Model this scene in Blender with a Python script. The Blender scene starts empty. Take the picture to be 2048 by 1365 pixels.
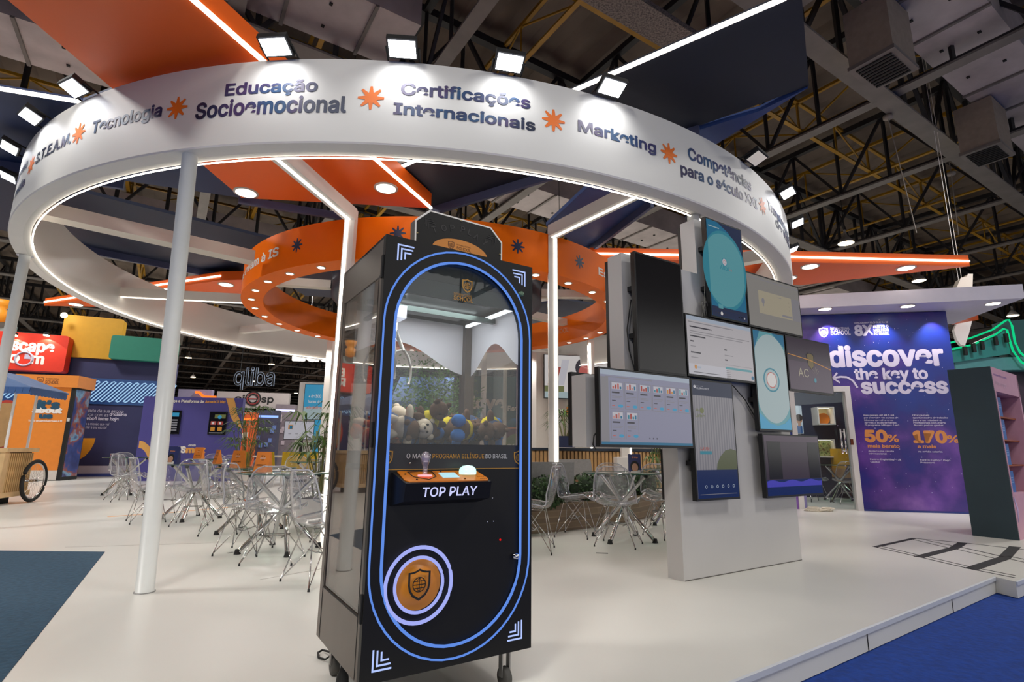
import bpy, math, random
from mathutils import Vector, Matrix, Euler
random.seed(7)
S = bpy.context.scene
COL = S.collection
R_ = math.radians
# ------------------------------------------------------------------ camera
F, PITCH, ROLL, WID, HEI = 1062.6, .2007, .0109, 2048, 1365
cp, sp, cr, sr = math.cos(PITCH), math.sin(PITCH), math.cos(ROLL), math.sin(ROLL)
RC = Matrix(((cr, -sr, 0), (sr, cr, 0), (0, 0, 1))) @ Matrix(((1, 0, 0), (0, sp, -cp), (0, cp, sp)))
EYE = Vector((0, 0, 1))
cam = bpy.data.objects.new('camera', bpy.data.cameras.new('camera'))
COL.objects.link(cam)
cam.data.sensor_width = 36
cam.data.lens = F / WID * 36
cam.data.clip_start, cam.data.clip_end = .05, 300
cam.matrix_world = Matrix.Translation(EYE) @ Matrix((RC[0], -RC[1], -RC[2])).transposed().to_4x4()
S.camera = cam
# ------------------------------------------------------------------ world, exposure, hall light
S.view_settings.view_transform = 'Standard'
S.view_settings.look = 'None'
S.view_settings.gamma = 1
S.view_settings.use_curve_mapping = False
S.view_settings.exposure = 0.25
S.cycles.max_bounces = 10
S.cycles.diffuse_bounces = 3
S.cycles.glossy_bounces = 4
S.cycles.transmission_bounces = 6
S.cycles.transparent_max_bounces = 40
S.cycles.caustics_reflective = False
S.cycles.caustics_refractive = False
S.cycles.sample_clamp_indirect = 6
W = bpy.data.worlds.new('hall_air')
S.world = W
W.use_nodes = True
W.node_tree.nodes['Background'].inputs[0].default_value = (1.0, .985, .96, 1)
W.node_tree.nodes['Background'].inputs[1].default_value = 1.05


def area(name, loc, size, power, col=(1, .93, .85), rot=(0, 0, 0), shape='DISK'):
    d = bpy.data.lights.new(name, 'AREA')
    d.shape = shape
    d.size = size
    d.energy = power
    d.color = col
    o = bpy.data.objects.new(name, d)
    COL.objects.link(o)
    o.location = loc
    o.rotation_euler = rot
    return o


for i, (x, y, p) in enumerate([(-9, 3, 800), (-2.5, -4, 800), (7, 0, 500), (-14, 12, 800), (12, 9, 700), (1, 20, 800), (-9, 22, 900), (-22, 30, 2600), (2, 36, 2600), (22, 26, 1800), (-32, 52, 4500), (-6, 62, 4500), (-30, 85, 6000)]):
    area('hall_light', (x, y, 8.3), 1.6, p * .55, (1, .97, .93))


# ------------------------------------------------------------------ geometry of the view (pixel -> place)
def ray(x, y):
    return RC.transposed() @ Vector(((x - WID / 2) / F, (y - HEI / 2) / F, 1))


def onz(x, y, z=0):
    d = ray(x, y)
    return EYE + d * ((z - 1) / d.z)


def aty(x, y, Y):
    d = ray(x, y)
    return EYE + d * (Y / d.y)


class Pl:
    """upright plane through P0, running along angle a; n points to the viewer's side"""

    def __init__(s, P0, a):
        s.o = Vector((P0[0], P0[1], 0))
        s.a = R_(a)
        s.d = Vector((math.cos(s.a), math.sin(s.a), 0))
        s.n = Vector((s.d.y, -s.d.x, 0))

    def uz(s, x, y, off=0):
        d = ray(x, y)
        P = EYE + d * (s.n.dot(s.o + s.n * off - EYE) / s.n.dot(d))
        return (P - s.o).dot(s.d), P.z

    def pt(s, u, z, off=0):
        p = s.o + s.d * u + s.n * off
        return Vector((p.x, p.y, z))


EA, GA = Vector((math.cos(.5703), math.sin(.5703), 0)), Vector((-math.sin(.5703), math.cos(.5703), 0))


# ------------------------------------------------------------------ materials
def lin(h):
    if not isinstance(h, str):
        return tuple(h)
    h = h.lstrip('#')
    return tuple(((c / 12.92) if c <= .04045 else ((c + .055) / 1.055) ** 2.4) for c in (int(h[i:i + 2], 16) / 255 for i in (0, 2, 4)))


MT = {}


def mat(name, col, rough=.5, metal=0, emit=0, noise=.06, scale=8, spec=.5, bump=0, coat=0, ecol=None):
    if name in MT:
        return MT[name]
    m = bpy.data.materials.new(name)
    MT[name] = m
    m.use_nodes = True
    nt = m.node_tree
    b = nt.nodes['Principled BSDF']
    c = lin(col)
    b.inputs['Roughness'].default_value = rough
    b.inputs['Metallic'].default_value = metal
    b.inputs['Specular IOR Level'].default_value = spec
    if coat:
        b.inputs['Coat Weight'].default_value = coat
        b.inputs['Coat Roughness'].default_value = .08
    if emit:
        b.inputs['Emission Color'].default_value = (*lin(ecol or col), 1)
        b.inputs['Emission Strength'].default_value = emit
    if noise:
        tc = nt.nodes.new('ShaderNodeTexCoord')
        n = nt.nodes.new('ShaderNodeTexNoise')
        n.inputs['Scale'].default_value = scale
        n.inputs['Detail'].default_value = 4
        r = nt.nodes.new('ShaderNodeValToRGB')
        r.color_ramp.elements[0].position, r.color_ramp.elements[1].position = .3, .7
        r.color_ramp.elements[0].color = (*[max(0, v * (1 - noise)) for v in c], 1)
        r.color_ramp.elements[1].color = (*[min(1, v * (1 + noise)) for v in c], 1)
        nt.links.new(tc.outputs['Object'], n.inputs['Vector'])
        nt.links.new(n.outputs['Fac'], r.inputs['Fac'])
        nt.links.new(r.outputs['Color'], b.inputs['Base Color'])
        if bump:
            bp = nt.nodes.new('ShaderNodeBump')
            bp.inputs['Strength'].default_value = bump
            bp.inputs['Distance'].default_value = .01
            nt.links.new(n.outputs['Fac'], bp.inputs['Height'])
            nt.links.new(bp.outputs['Normal'], b.inputs['Normal'])
    else:
        b.inputs['Base Color'].default_value = (*c, 1)
    return m


def glow(name, col, s):
    if name in MT:
        return MT[name]
    m = bpy.data.materials.new(name)
    MT[name] = m
    m.use_nodes = True
    nt = m.node_tree
    nt.nodes.remove(nt.nodes['Principled BSDF'])
    e = nt.nodes.new('ShaderNodeEmission')
    e.inputs[0].default_value = (*lin(col), 1)
    e.inputs[1].default_value = s
    nt.links.new(e.outputs[0], nt.nodes['Material Output'].inputs[0])
    return m


def clear(name, tint='#ffffff', body=.05, bodycol='#e8e8ec', ior=1.5, rough=.03, gain=1.0):
    """thin clear sheet: see-through, mirror by Fresnel, a trace of milky body"""
    if name in MT:
        return MT[name]
    m = bpy.data.materials.new(name)
    MT[name] = m
    m.use_nodes = True
    nt = m.node_tree
    nt.nodes.remove(nt.nodes['Principled BSDF'])
    N = nt.nodes.new
    t = N('ShaderNodeBsdfTransparent')
    t.inputs[0].default_value = (*lin(tint), 1)
    g = N('ShaderNodeBsdfGlossy')
    g.inputs['Roughness'].default_value = rough
    d = N('ShaderNodeBsdfDiffuse')
    d.inputs[0].default_value = (*lin(bodycol), 1)
    lw = N('ShaderNodeLayerWeight')
    lw.inputs[0].default_value = .5
    pw = N('ShaderNodeMath')
    pw.operation = 'POWER'
    pw.inputs[1].default_value = 4
    f0 = ((ior - 1) / (ior + 1)) ** 2
    mu = N('ShaderNodeMath')
    mu.operation = 'MULTIPLY_ADD'
    mu.use_clamp = True
    mu.inputs[1].default_value = (1 - f0) * .85
    mu.inputs[2].default_value = f0 * gain
    nt.links.new(lw.outputs['Facing'], pw.inputs[0])
    nt.links.new(pw.outputs[0], mu.inputs[0])
    m1, m2 = N('ShaderNodeMixShader'), N('ShaderNodeMixShader')
    m1.inputs[0].default_value = body
    nt.links.new(t.outputs[0], m1.inputs[1])
    nt.links.new(d.outputs[0], m1.inputs[2])
    nt.links.new(mu.outputs[0], m2.inputs[0])
    nt.links.new(m1.outputs[0], m2.inputs[1])
    nt.links.new(g.outputs[0], m2.inputs[2])
    nt.links.new(m2.outputs[0], nt.nodes['Material Output'].inputs[0])
    return m


def ramp_mat(name, stops, scale=3, rough=.5, coord='Object', emit=0, kind='noise', detail=3):
    """colour ramp over noise (or over wave bands)"""
    if name in MT:
        return MT[name]
    m = bpy.data.materials.new(name)
    MT[name] = m
    m.use_nodes = True
    nt = m.node_tree
    b = nt.nodes['Principled BSDF']
    b.inputs['Roughness'].default_value = rough
    tc = nt.nodes.new('ShaderNodeTexCoord')
    if kind == 'noise':
        n = nt.nodes.new('ShaderNodeTexNoise')
        n.inputs['Detail'].default_value = detail
    else:
        n = nt.nodes.new('ShaderNodeTexWave')
        n.bands_direction = kind
    n.inputs['Scale'].default_value = scale
    r = nt.nodes.new('ShaderNodeValToRGB')
    el = r.color_ramp.elements
    while len(el) < len(stops):
        el.new(.5)
    for e_, (p, c) in zip(el, stops):
        e_.position = p
        e_.color = (*lin(c), 1)
    nt.links.new(tc.outputs[coord], n.inputs['Vector'])
    nt.links.new(n.outputs['Fac'], r.inputs['Fac'])
    nt.links.new(r.outputs['Color'], b.inputs['Base Color'])
    if emit:
        nt.links.new(r.outputs['Color'], b.inputs['Emission Color'])
        b.inputs['Emission Strength'].default_value = emit
    return m


# ------------------------------------------------------------------ mesh builder and scene objects
class B:
    def __init__(s):
        s.v, s.f, s.m, s.s = [], [], [], []

    def add(s, vs, fs, m=0, smooth=False):
        o = len(s.v)
        s.v += [Vector(p) for p in vs]
        for f in fs:
            s.f.append([o + i for i in f])
            s.m.append(m)
            s.s.append(smooth)
        return s

    def quad(s, *p, m=0):
        return s.add(p, [list(range(len(p)))], m)

    def box(s, lo, hi, m=0):
        x0, y0, z0 = lo
        x1, y1, z1 = hi
        return s.hexa([(x0, y0, z0), (x1, y0, z0), (x1, y1, z0), (x0, y1, z0)], [(x0, y0, z1), (x1, y0, z1), (x1, y1, z1), (x0, y1, z1)], m)

    def hexa(s, bot, top, m=0):
        n = len(bot)
        fs = [list(range(n))[::-1], list(range(n, 2 * n))] + [[i, (i + 1) % n, n + (i + 1) % n, n + i] for i in range(n)]
        return s.add(list(bot) + list(top), fs, m)

    def pbox(s, pl, u0, u1, z0, z1, o0, o1, m=0):
        P = lambda u, o, z: pl.pt(u, z, o)
        q = [(u0, o1), (u1, o1), (u1, o0), (u0, o0)]
        return s.hexa([P(u, o, z0) for u, o in q], [P(u, o, z1) for u, o in q], m)

    def pquad(s, pl, u0, u1, z0, z1, off, m=0):
        return s.quad(pl.pt(u0, z0, off), pl.pt(u1, z0, off), pl.pt(u1, z1, off), pl.pt(u0, z1, off), m=m)

    def ppoly(s, pl, pts, off, m=0):
        return s.quad(*[pl.pt(u, z, off) for u, z in pts], m=m)

    def pprism(s, pl, pts, o0, o1, m=0):
        return s.hexa([pl.pt(u, z, o1) for u, z in pts], [pl.pt(u, z, o0) for u, z in pts], m)

    def prism(s, pts, z0, z1, m=0):
        return s.hexa([(x, y, z0) for x, y in pts], [(x, y, z1) for x, y in pts], m)

    def bar(s, a, b, w, h=None, m=0, up=(0, 0, 1)):
        a, b = Vector(a), Vector(b)
        d = (b - a).normalized()
        u = Vector(up)
        if abs(d.dot(u)) > .97:
            u = Vector((1, 0, 0))
        x = d.cross(u).normalized() * (w / 2)
        y = x.cross(d).normalized() * ((h or w) / 2)
        return s.hexa([a - x - y, a + x - y, a + x + y, a - x + y], [b - x - y, b + x - y, b + x + y, b - x + y], m)

    def tube(s, path, r, n=8, m=0, closed=False):
        path = [Vector(p) for p in path]
        k = len(path)
        rs = r if isinstance(r, (list, tuple)) else [r] * k
        vs, fs = [], []
        up = Vector((0, 0, 1))
        for i, p in enumerate(path):
            d = (path[(i + 1) % k] - path[i - 1]) if closed else (path[min(i + 1, k - 1)] - path[max(i - 1, 0)])
            d = d.normalized() if d.length > 1e-9 else Vector((0, 0, 1))
            u = up if abs(d.dot(up)) < .95 else Vector((0, 1, 0))
            x = d.cross(u).normalized()
            y = d.cross(x).normalized()
            for j in range(n):
                a = 2 * math.pi * j / n
                vs.append(p + (x * math.cos(a) + y * math.sin(a)) * rs[i])
        for i in range(k if closed else k - 1):
            i2 = (i + 1) % k
            for j in range(n):
                fs.append([i * n + j, i * n + (j + 1) % n, i2 * n + (j + 1) % n, i2 * n + j])
        s.add(vs, fs, m, True)
        if not closed:
            o = len(s.v) - len(vs)
            s.f += [[o + j for j in range(n)], [o + (k - 1) * n + j for j in reversed(range(n))]]
            s.m += [m, m]
            s.s += [False, False]
        return s

    def lathe(s, prof, n=24, c=(0, 0, 0), m=0, smooth=True, axis=None):
        vs, fs = [], []
        c = Vector(c)
        k = len(prof)
        for r, z in prof:
            for j in range(n):
                a = 2 * math.pi * j / n
                p = Vector((r * math.cos(a), r * math.sin(a), z))
                vs.append(c + (axis @ p if axis else p))
        for i in range(k - 1):
            for j in range(n):
                fs.append([i * n + j, i * n + (j + 1) % n, (i + 1) * n + (j + 1) % n, (i + 1) * n + j])
        s.add(vs, fs, m, smooth)
        o = len(s.v) - len(vs)
        if prof[0][0] > 1e-6:
            s.f.append([o + j for j in range(n)])
            s.m.append(m)
            s.s.append(False)
        if prof[-1][0] > 1e-6:
            s.f.append([o + (k - 1) * n + j for j in range(n)])
            s.m.append(m)
            s.s.append(False)
        return s

    def blob(s, c, r, m=0, n=10, k=7, rot=None):
        """ellipsoid"""
        r = r if isinstance(r, (tuple, list)) else (r, r, r)
        vs, fs = [], []
        c = Vector(c)
        for i in range(k + 1):
            t = math.pi * i / k
            for j in range(n):
                a = 2 * math.pi * j / n
                p = Vector((r[0] * math.sin(t) * math.cos(a), r[1] * math.sin(t) * math.sin(a), -r[2] * math.cos(t)))
                vs.append(c + (rot @ p if rot else p))
        for i in range(k):
            for j in range(n):
                fs.append([i * n + j, i * n + (j + 1) % n, (i + 1) * n + (j + 1) % n, (i + 1) * n + j])
        return s.add(vs, fs, m, True)

    def build(s, name, mats, parent=None, world=False):
        vs = s.v
        if parent is not None and world:
            rt = parent
            while rt.parent:
                rt = rt.parent
            M = (Matrix.Translation(rt.location) @ rt.rotation_euler.to_matrix().to_4x4()).inverted()
            vs = [M @ v for v in vs]
        me = bpy.data.meshes.new(name)
        me.from_pydata([tuple(v) for v in vs], [], s.f)
        for m in (mats if isinstance(mats, (list, tuple)) else [mats]):
            me.materials.append(m)
        me.polygons.foreach_set('material_index', s.m)
        me.polygons.foreach_set('use_smooth', s.s)
        me.update()
        o = bpy.data.objects.new(name, me)
        COL.objects.link(o)
        if parent is not None:
            o.parent = parent
        return o


def tag(o, label, cat, group=None, kind=None):
    o['label'] = label
    o['category'] = cat
    if group:
        o['group'] = group
    if kind:
        o['kind'] = kind
    return o


def thing(name, label, cat, loc=(0, 0, 0), rz=0, group=None, rot=None):
    o = bpy.data.objects.new(name, None)
    COL.objects.link(o)
    o.empty_display_size = .1
    o.location = loc
    o.rotation_euler = rot or (0, 0, rz)
    return tag(o, label, cat, group)


def solo(name, b, mats, label, cat, group=None):
    """a thing of one mesh, origin at its base"""
    xs = [v.x for v in b.v]
    ys = [v.y for v in b.v]
    zs = [v.z for v in b.v]
    c = Vector(((min(xs) + max(xs)) / 2, (min(ys) + max(ys)) / 2, min(zs)))
    b.v = [v - c for v in b.v]
    o = b.build(name, mats)
    o.location = c
    return tag(o, label, cat, group)


def struct(name, b, mats, parent=None):
    o = b.build(name, mats, parent)
    if parent is None:
        o['kind'] = 'structure'
    return o


def copy_tree(o, parent=None):
    c = o.copy()
    COL.objects.link(c)
    if parent is not None:
        c.parent = parent
    for ch in list(o.children):
        copy_tree(ch, c)
    return c


# ------------------------------------------------------------------ lettering
_cap = {}
try:  # the interface font that comes with Blender
    FONT = bpy.data.fonts.load(bpy.utils.system_resource('DATAFILES', path='fonts') + '/Inter.woff2')
except Exception:
    FONT = None


def text2d(body, bold=.0, serif=False, res=3, space=1.0, shear=0):
    c = bpy.data.curves.new('t', 'FONT')
    c.body = body
    if FONT:
        c.font = FONT
    c.resolution_u = res
    c.offset = bold
    c.space_character = space
    c.shear = shear
    c.space_line = 1.0
    o = bpy.data.objects.new('t', c)
    COL.objects.link(o)
    dg = bpy.context.evaluated_depsgraph_get()
    dg.update()
    me = o.evaluated_get(dg).to_mesh()
    vs = [(v.co.x, v.co.y) for v in me.vertices]
    fs = [list(p.vertices) for p in me.polygons]
    o.evaluated_get(dg).to_mesh_clear()
    bpy.data.objects.remove(o)
    bpy.data.curves.remove(c)
    return vs, fs


def letters(body, width, cap, bold=.02, fn=None, b=None, m=0, nrm=None, space=1.0, shear=0):
    """text fitted to a width and a cap height; fn maps (u, v) to a place; u from 0 to width, v from the baseline"""
    extra = max(0, bold - .012) * .8
    bold = min(bold, .012)
    vs, fs = text2d(body, bold, space=space, shear=shear)
    x0, x1 = min(v[0] for v in vs), max(v[0] for v in vs)
    if bold not in _cap:
        hv, _ = text2d('H', bold)
        _cap[bold] = (min(v[1] for v in hv), max(v[1] for v in hv))
    y0, y1 = _cap[bold]
    k, h = width / (x1 - x0), cap / (y1 - y0)
    b = b if b is not None else B()
    b.add([fn((x - x0) * k, (y - y0) * h) for x, y in vs], fs, m)
    if extra and nrm:
        for i in range(8):
            dx, dy = extra * math.cos(i * math.pi / 4), extra * .8 * math.sin(i * math.pi / 4)
            ps = [Vector(fn((x + dx - x0) * k, (y + dy - y0) * h)) for x, y in vs]
            b.add([p + nrm(p) * (.00012 * (i + 1)) for p in ps], fs, m)
    return b


def pletters(pl, body, u0, u1, zbase, cap, off, b=None, m=0, bold=.02, **kw):
    return letters(body, u1 - u0, cap, bold, lambda u, v: pl.pt(u0 + u, zbase + v, off), b, m, lambda p: pl.n, **kw)


def star_pts(cx, cy, ro, ri, n=8, rot=0):
    out = []
    for i in range(n):
        a = rot + 2 * math.pi * i / n
        for da, r in ((-.085, ro), (.085, ro), (math.pi / n, ri)):
            out.append((cx + r * math.cos(a + da), cy + r * math.sin(a + da)))
    return out


def fan(b, pts, c, fn, m=0):
    n = len(pts)
    b.add([fn(*c)] + [fn(*p) for p in pts], [[0, 1 + i, 1 + (i + 1) % n] for i in range(n)], m)


def shield(b, fn, cx, cy, h, m=0, t=.09, globe=True):
    """outlined heater shield with a gridded disc"""
    w = h * .8
    out = [(0, .5), (.16, .44), (.32, .41), (.5, .4), (.5, 0), (.45, -.18), (.3, -.36), (0, -.5)]
    out = out + [(-x, y) for x, y in reversed(out[1:-1])]
    P = [(cx + x * w, cy + y * h) for x, y in out]
    Q = [(cx + x * w * (1 - 2 * t / .8), cy + (y + .01) * h * (1 - 2 * t)) for x, y in out]
    n = len(P)
    b.add([fn(*p) for p in P] + [fn(*q) for q in Q], [[i, (i + 1) % n, n + (i + 1) % n, n + i] for i in range(n)], m)
    if globe:
        r = h * .24
        def ringf(r0, r1, cx_, cy_, sx=1.0):
            k = 28
            b.add([fn(cx_ + sx * r0 * math.cos(2 * math.pi * i / k), cy_ + r0 * math.sin(2 * math.pi * i / k)) for i in range(k)] +
                  [fn(cx_ + sx * r1 * math.cos(2 * math.pi * i / k) if sx == 1 else cx_ + (sx * r1 + .0 * r) * math.cos(2 * math.pi * i / k), cy_ + r1 * math.sin(2 * math.pi * i / k)) for i in range(k)],
                  [[i, (i + 1) % k, k + (i + 1) % k, k + i] for i in range(k)], m)
        ringf(r, r * .86, cx, cy)
        ringf(r * .86, r * .74, cx, cy, .45)
        lw = r * .06
        for yy in (-.45, 0, .45):
            hw = r * math.sqrt(1 - yy * yy) * .92
            b.quad(fn(cx - hw, cy + yy * r - lw), fn(cx + hw, cy + yy * r - lw), fn(cx + hw, cy + yy * r + lw), fn(cx - hw, cy + yy * r + lw), m=m)
        b.quad(fn(cx - lw, cy - r * .9), fn(cx + lw, cy - r * .9), fn(cx + lw, cy + r * .9), fn(cx - lw, cy + r * .9), m=m)
    return b


def round_rect(u0, u1, z0, z1, r, n=5):
    out = []
    for cx, cz, a0 in ((u1 - r, z1 - r, 0), (u0 + r, z1 - r, 90), (u0 + r, z0 + r, 180), (u1 - r, z0 + r, 270)):
        for i in range(n + 1):
            a = R_(a0 + 90 * i / n)
            out.append((cx + r * math.cos(a), cz + r * math.sin(a)))
    return out


def ell(cx, cy, rx, ry, n=28, a0=0, a1=360):
    return [(cx + rx * math.cos(R_(a0 + (a1 - a0) * i / (n if a1 - a0 == 360 else n - 1))), cy + ry * math.sin(R_(a0 + (a1 - a0) * i / (n if a1 - a0 == 360 else n - 1)))) for i in range(n)]


# shared materials
WHITE = mat('white_paint', '#e4dfda', .55, noise=.02, scale=3)
CREAM = mat('cream_paint', '#e6dccf', .55, noise=.02, scale=3)
BLACK = mat('black_plastic', '#0f0f10', .35, noise=.1)
MBLACK = mat('matt_black', '#141414', .7, noise=.1)
CHROME = mat('chrome', '#d9d8d8', .12, 1, noise=.02)
WIRE = mat('wire_chrome', '#b9b6b4', .22, 1, noise=.02)
ORANGE = mat('orange_paint', '#ff7400', .5, noise=.03, scale=4, spec=.2)
NAVY = mat('navy_paint', '#262f52', .6, noise=.08, scale=5)
LED = glow('led_white', '#fff6e8', 3.5)
DOWN = glow('downlight_glow', '#fff3e0', 7)
GLASS = clear('table_glass', '#d5e6de', .02, '#bcd6cc', 1.5, .02)
#==SETTING
# ================================================================== SETTING
FLOOR = mat('white_vinyl_floor', '#dad8d1', .32, noise=.035, scale=.8, spec=.35)
BLUE = mat('blue_carpet', '#0b3a8e', .95, noise=.22, scale=26, bump=.6)
PETROL = mat('petrol_carpet', '#27455a', .95, noise=.2, scale=30, bump=.6)
b = B()
# raised platform slab; its front edge runs beside the aisle
e1, e2 = Vector((.974, 2.601, 0)), Vector((4.043, 4.724, 0))
ed = (e2 - e1).normalized()
p0 = e1 - ed * 2.9
n1, n2 = Vector((4.043, 4.724, 0)), Vector((4.06, 4.554, 0))
far = n2 + Vector((.83, .558, 0)) * 12
plat = [(p0.x, p0.y), (n1.x, n1.y), (n2.x, n2.y), (far.x, far.y), (30, 45), (-40, 45), (-40, 1.5), (-9, 1.5)]
b.prism(plat, -.125, 0)
platform = struct('floor', b, FLOOR)
b = B()
nn = Vector((ed.y, -ed.x, 0))
for A, Bb in ((p0, n1), (n2, far)):
    d = (Bb - A).normalized()
    q = Vector((d.y, -d.x, 0))
    b.hexa([A + q * .001 - Vector((0, 0, .028)), Bb + q * .001 - Vector((0, 0, .028)), Bb + q * .012 - Vector((0, 0, .028)), A + q * .012 - Vector((0, 0, .028))],
           [A + Vector((0, 0, .002)), Bb + Vector((0, 0, .002)), Bb + q * .012 - Vector((0, 0, .002)), A + q * .012 - Vector((0, 0, .002))])
struct('trim_1', b, mat('edge_profile', '#c9ccd2', .35, noise=.03), platform)
b = B()
for t in (.12, 1.35, 2.72):
    A = e1 + ed * t + nn * .0015
    b.bar(A - Vector((0, 0, .03)), A - Vector((0, 0, .124)), .006, .003, up=(ed.x, ed.y, 0))
struct('trim_2', b, MBLACK, platform)
b = B()
b.quad((-40, -16, -.13), (45, -16, -.13), (45, 14, -.13), (-40, 14, -.13))
struct('floor_aisle', b, BLUE)
b = B()
b.quad((-130, -30, -.14), (130, -30, -.14), (130, 190, -.14), (-130, 190, -.14))
struct('floor_hall', b, mat('hall_floor', '#5d534c', .7, noise=.15, scale=.5))
b = B()
b.prism([(-3.84, 5.346), (-9, 5.34), (-9, 1.6), (-1.62, 1.6)], .0, .004)
solo('carpet', b, PETROL, 'dark petrol blue carpet lying at the lower left of the white floor', 'carpet')
# seams and tape on the floor
b = B()
for (x0, y0), (x1, y1) in (((130, 1095), (540, 1083)), ((520, 1160), (690, 1130))):
    A, C_ = onz(x0, y0, .0015), onz(x1, y1, .0015)
    b.bar(A, C_, .004, .001)
struct('trim_3', b, mat('floor_seam', '#a9a29a', .6, noise=.05), platform)
b = B()


def tape(b, pts, w):
    for q0, q1 in zip(pts, pts[1:]):
        A, C_ = onz(*q0, .001), onz(*q1, .001)
        b.bar(A, C_, w, .002)


tape(b, [(1750, 1094.5), (1828, 1077.5)], .05)
tape(b, [(1828, 1077.5), (1935, 1087), (2048, 1100), (2110, 1108)], .02)
tape(b, [(1750, 1094.5), (1838, 1114.5), (1947, 1140), (2029, 1156)], .018)
tape(b, [(1760, 1092.5), (1842, 1112)], .014)
tape(b, [(1837, 1115), (1908, 1097), (1926, 1086)], .085)
tape(b, [(1941, 1139), (2008, 1117), (2030, 1094)], .095)
tape(b, [(1827, 1080), (1904, 1098)], .014)
tape(b, [(1853, 1081.5), (1917, 1094.5)], .014)
tape(b, [(1846, 1112), (1948, 1136)], .014)
tape(b, [(1909, 1098), (2000, 1120)], .014)
tape(b, [(1922, 1095), (2010, 1115)], .022)
tape(b, [(2012, 1117), (2048, 1125), (2100, 1136)], .016)
tape(b, [(2016, 1113), (2048, 1119), (2100, 1130)], .02)
tape(b, [(1955, 1137), (2031, 1152)], .014)
solo('hopscotch_tape', b, MBLACK, 'black tape hopscotch grid on the white floor before the tall teal shelf', 'floor marking')
b = B()
b.bar(onz(455, 1107, .001), onz(466, 1105, .001), .03, .002)
solo('floor_plate', b, mat('steel_plate', '#7d7a76', .4, .6), 'small grey cable plate in the floor under the clear chairs', 'floor plate')
b = B()
b.bar(onz(1192, 1106.5, .001), onz(1216, 1107.5, .001), .05, .002)
solo('floor_plate', b, MT['steel_plate'], 'small dark cable plate in the floor before the right glass table', 'floor plate')
b = B()
tape(b, [(215, 1034), (340, 1026), (470, 1014)], .06)
solo('floor_stripe', b, mat('orange_stripe', '#e0a468', .5), 'pale orange stripe across the white floor behind the near glass tables', 'floor marking')

# hall roof: e runs along a, g along b
def H(a, bb, z):
    p = EA * a + GA * bb
    return Vector((p.x, p.y, z))


DECK = ramp_mat('roof_deck', [(.0, '#3a332e'), (.45, '#5d5248'), (.55, '#4b423a'), (1, '#6a5f55')], 6, .8, kind='X')
b = B()
k = 0
a0, a1, b0, b1 = -30, 110, -25, 150
n = 360
vs, fs = [], []
for i in range(n + 1):
    a = a0 + (a1 - a0) * i / n
    z = 11.6 + (.09 if i % 2 else 0)
    vs += [H(a, b0, z), H(a, b1, z)]
for i in range(n):
    fs.append([2 * i, 2 * i + 1, 2 * i + 3, 2 * i + 2])
b.add(vs, fs)
ceiling = struct('ceiling', b, mat('roof_sheet', '#6b5d51', .75, noise=.3, scale=.8))
for nm, (pa, pb) in {'wall_left': (H(-30, -25, 0), H(-30, 150, 0)), 'wall_back': (H(-30, 150, 0), H(110, 150, 0)), 'wall_right': (H(110, 150, 0), H(110, -25, 0))}.items():
    b = B()
    b.hexa([pa, pb, pb + (pb - pa).cross(Vector((0, 0, 1))).normalized() * .3, pa + (pb - pa).cross(Vector((0, 0, 1))).normalized() * .3],
           [Vector((q.x, q.y, 12)) for q in (pa, pb, pb + (pb - pa).cross(Vector((0, 0, 1))).normalized() * .3, pa + (pb - pa).cross(Vector((0, 0, 1))).normalized() * .3)])
    struct(nm, b, mat('hall_wall', '#4a4040', .9, noise=.2, scale=.6))
STEEL = mat('dark_steel', '#2b292a', .55, .2, noise=.15, scale=3)
PLATE = mat('grey_flange', '#77706b', .5, .1, noise=.15, scale=2)
YEL = mat('yellow_steel', '#a97c10', .5, noise=.12, scale=3)


def truss(P, Q, zl, zh, step, w=.16, flange=None, m=None):
    """lattice girder between plan points P and Q, part of the roof"""
    t = bpy.data.objects.new('roof_truss' if flange else 'yellow_truss', None)
    COL.objects.link(t)
    t.parent = ceiling
    L = (Q - P).length
    d = (Q - P) / L
    n = max(2, int(L / step))
    b = B()
    up = lambda s_, z: Vector((P.x + d.x * s_, P.y + d.y * s_, z))
    b.bar(up(0, zl), up(L, zl), w * 1.3, w * .5)
    b.bar(up(0, zh), up(L, zh), w, w)
    b.build('chord', m, t)
    b = B()
    for i in range(n):
        s0, s1 = L * i / n, L * (i + 1) / n
        b.bar(up(s0, zl), up(s0, zh), w * .45)
        b.bar(up(s0, zl if i % 2 else zh), up(s1, zh if i % 2 else zl), w * .45)
    b.build('lattice', m, t)
    if flange:
        b = B()
        b.bar(up(0, zl - .06), up(L, zl - .06), flange, .05)
        b.build('flange', PLATE, t)


for k in range(24):
    truss(H(-28, 4.55 + 5.85 * k, 0), H(100 if k < 12 else 40, 4.55 + 5.85 * k, 0), 9.05, 11.3, 1.5 if k < 9 else 2.6, .2, .42, STEEL)
for aa in (-23, -16, -9, .2, 4.1, 8.9, 13.25, 17.6, 22.2, 27, 32, 38, 45):
    truss(H(aa, -22, 0), H(aa, 148 if aa < 14 else 60, 0), 9.2, 11.3, 1.4 if aa > -1 else 2.4, .17, .3, STEEL)
for aa in (-6.5, -2.2, 2, 6.3, 10.6, 14.9, 19.2, 23.5, 28, 33):
    truss(H(aa, -20, 0), H(aa, 56, 0), 10.3, 11.35, 2.1, .09, None, YEL)
for bb in (7.4, 13.2, 19, 25, 31):
    truss(H(-26, bb, 0), H(60, bb, 0), 10.4, 11.35, 2.1, .09, None, YEL)
DUCT = mat('silver_duct', '#b9aeac', .5, .15, noise=.18, scale=1.5)
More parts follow.
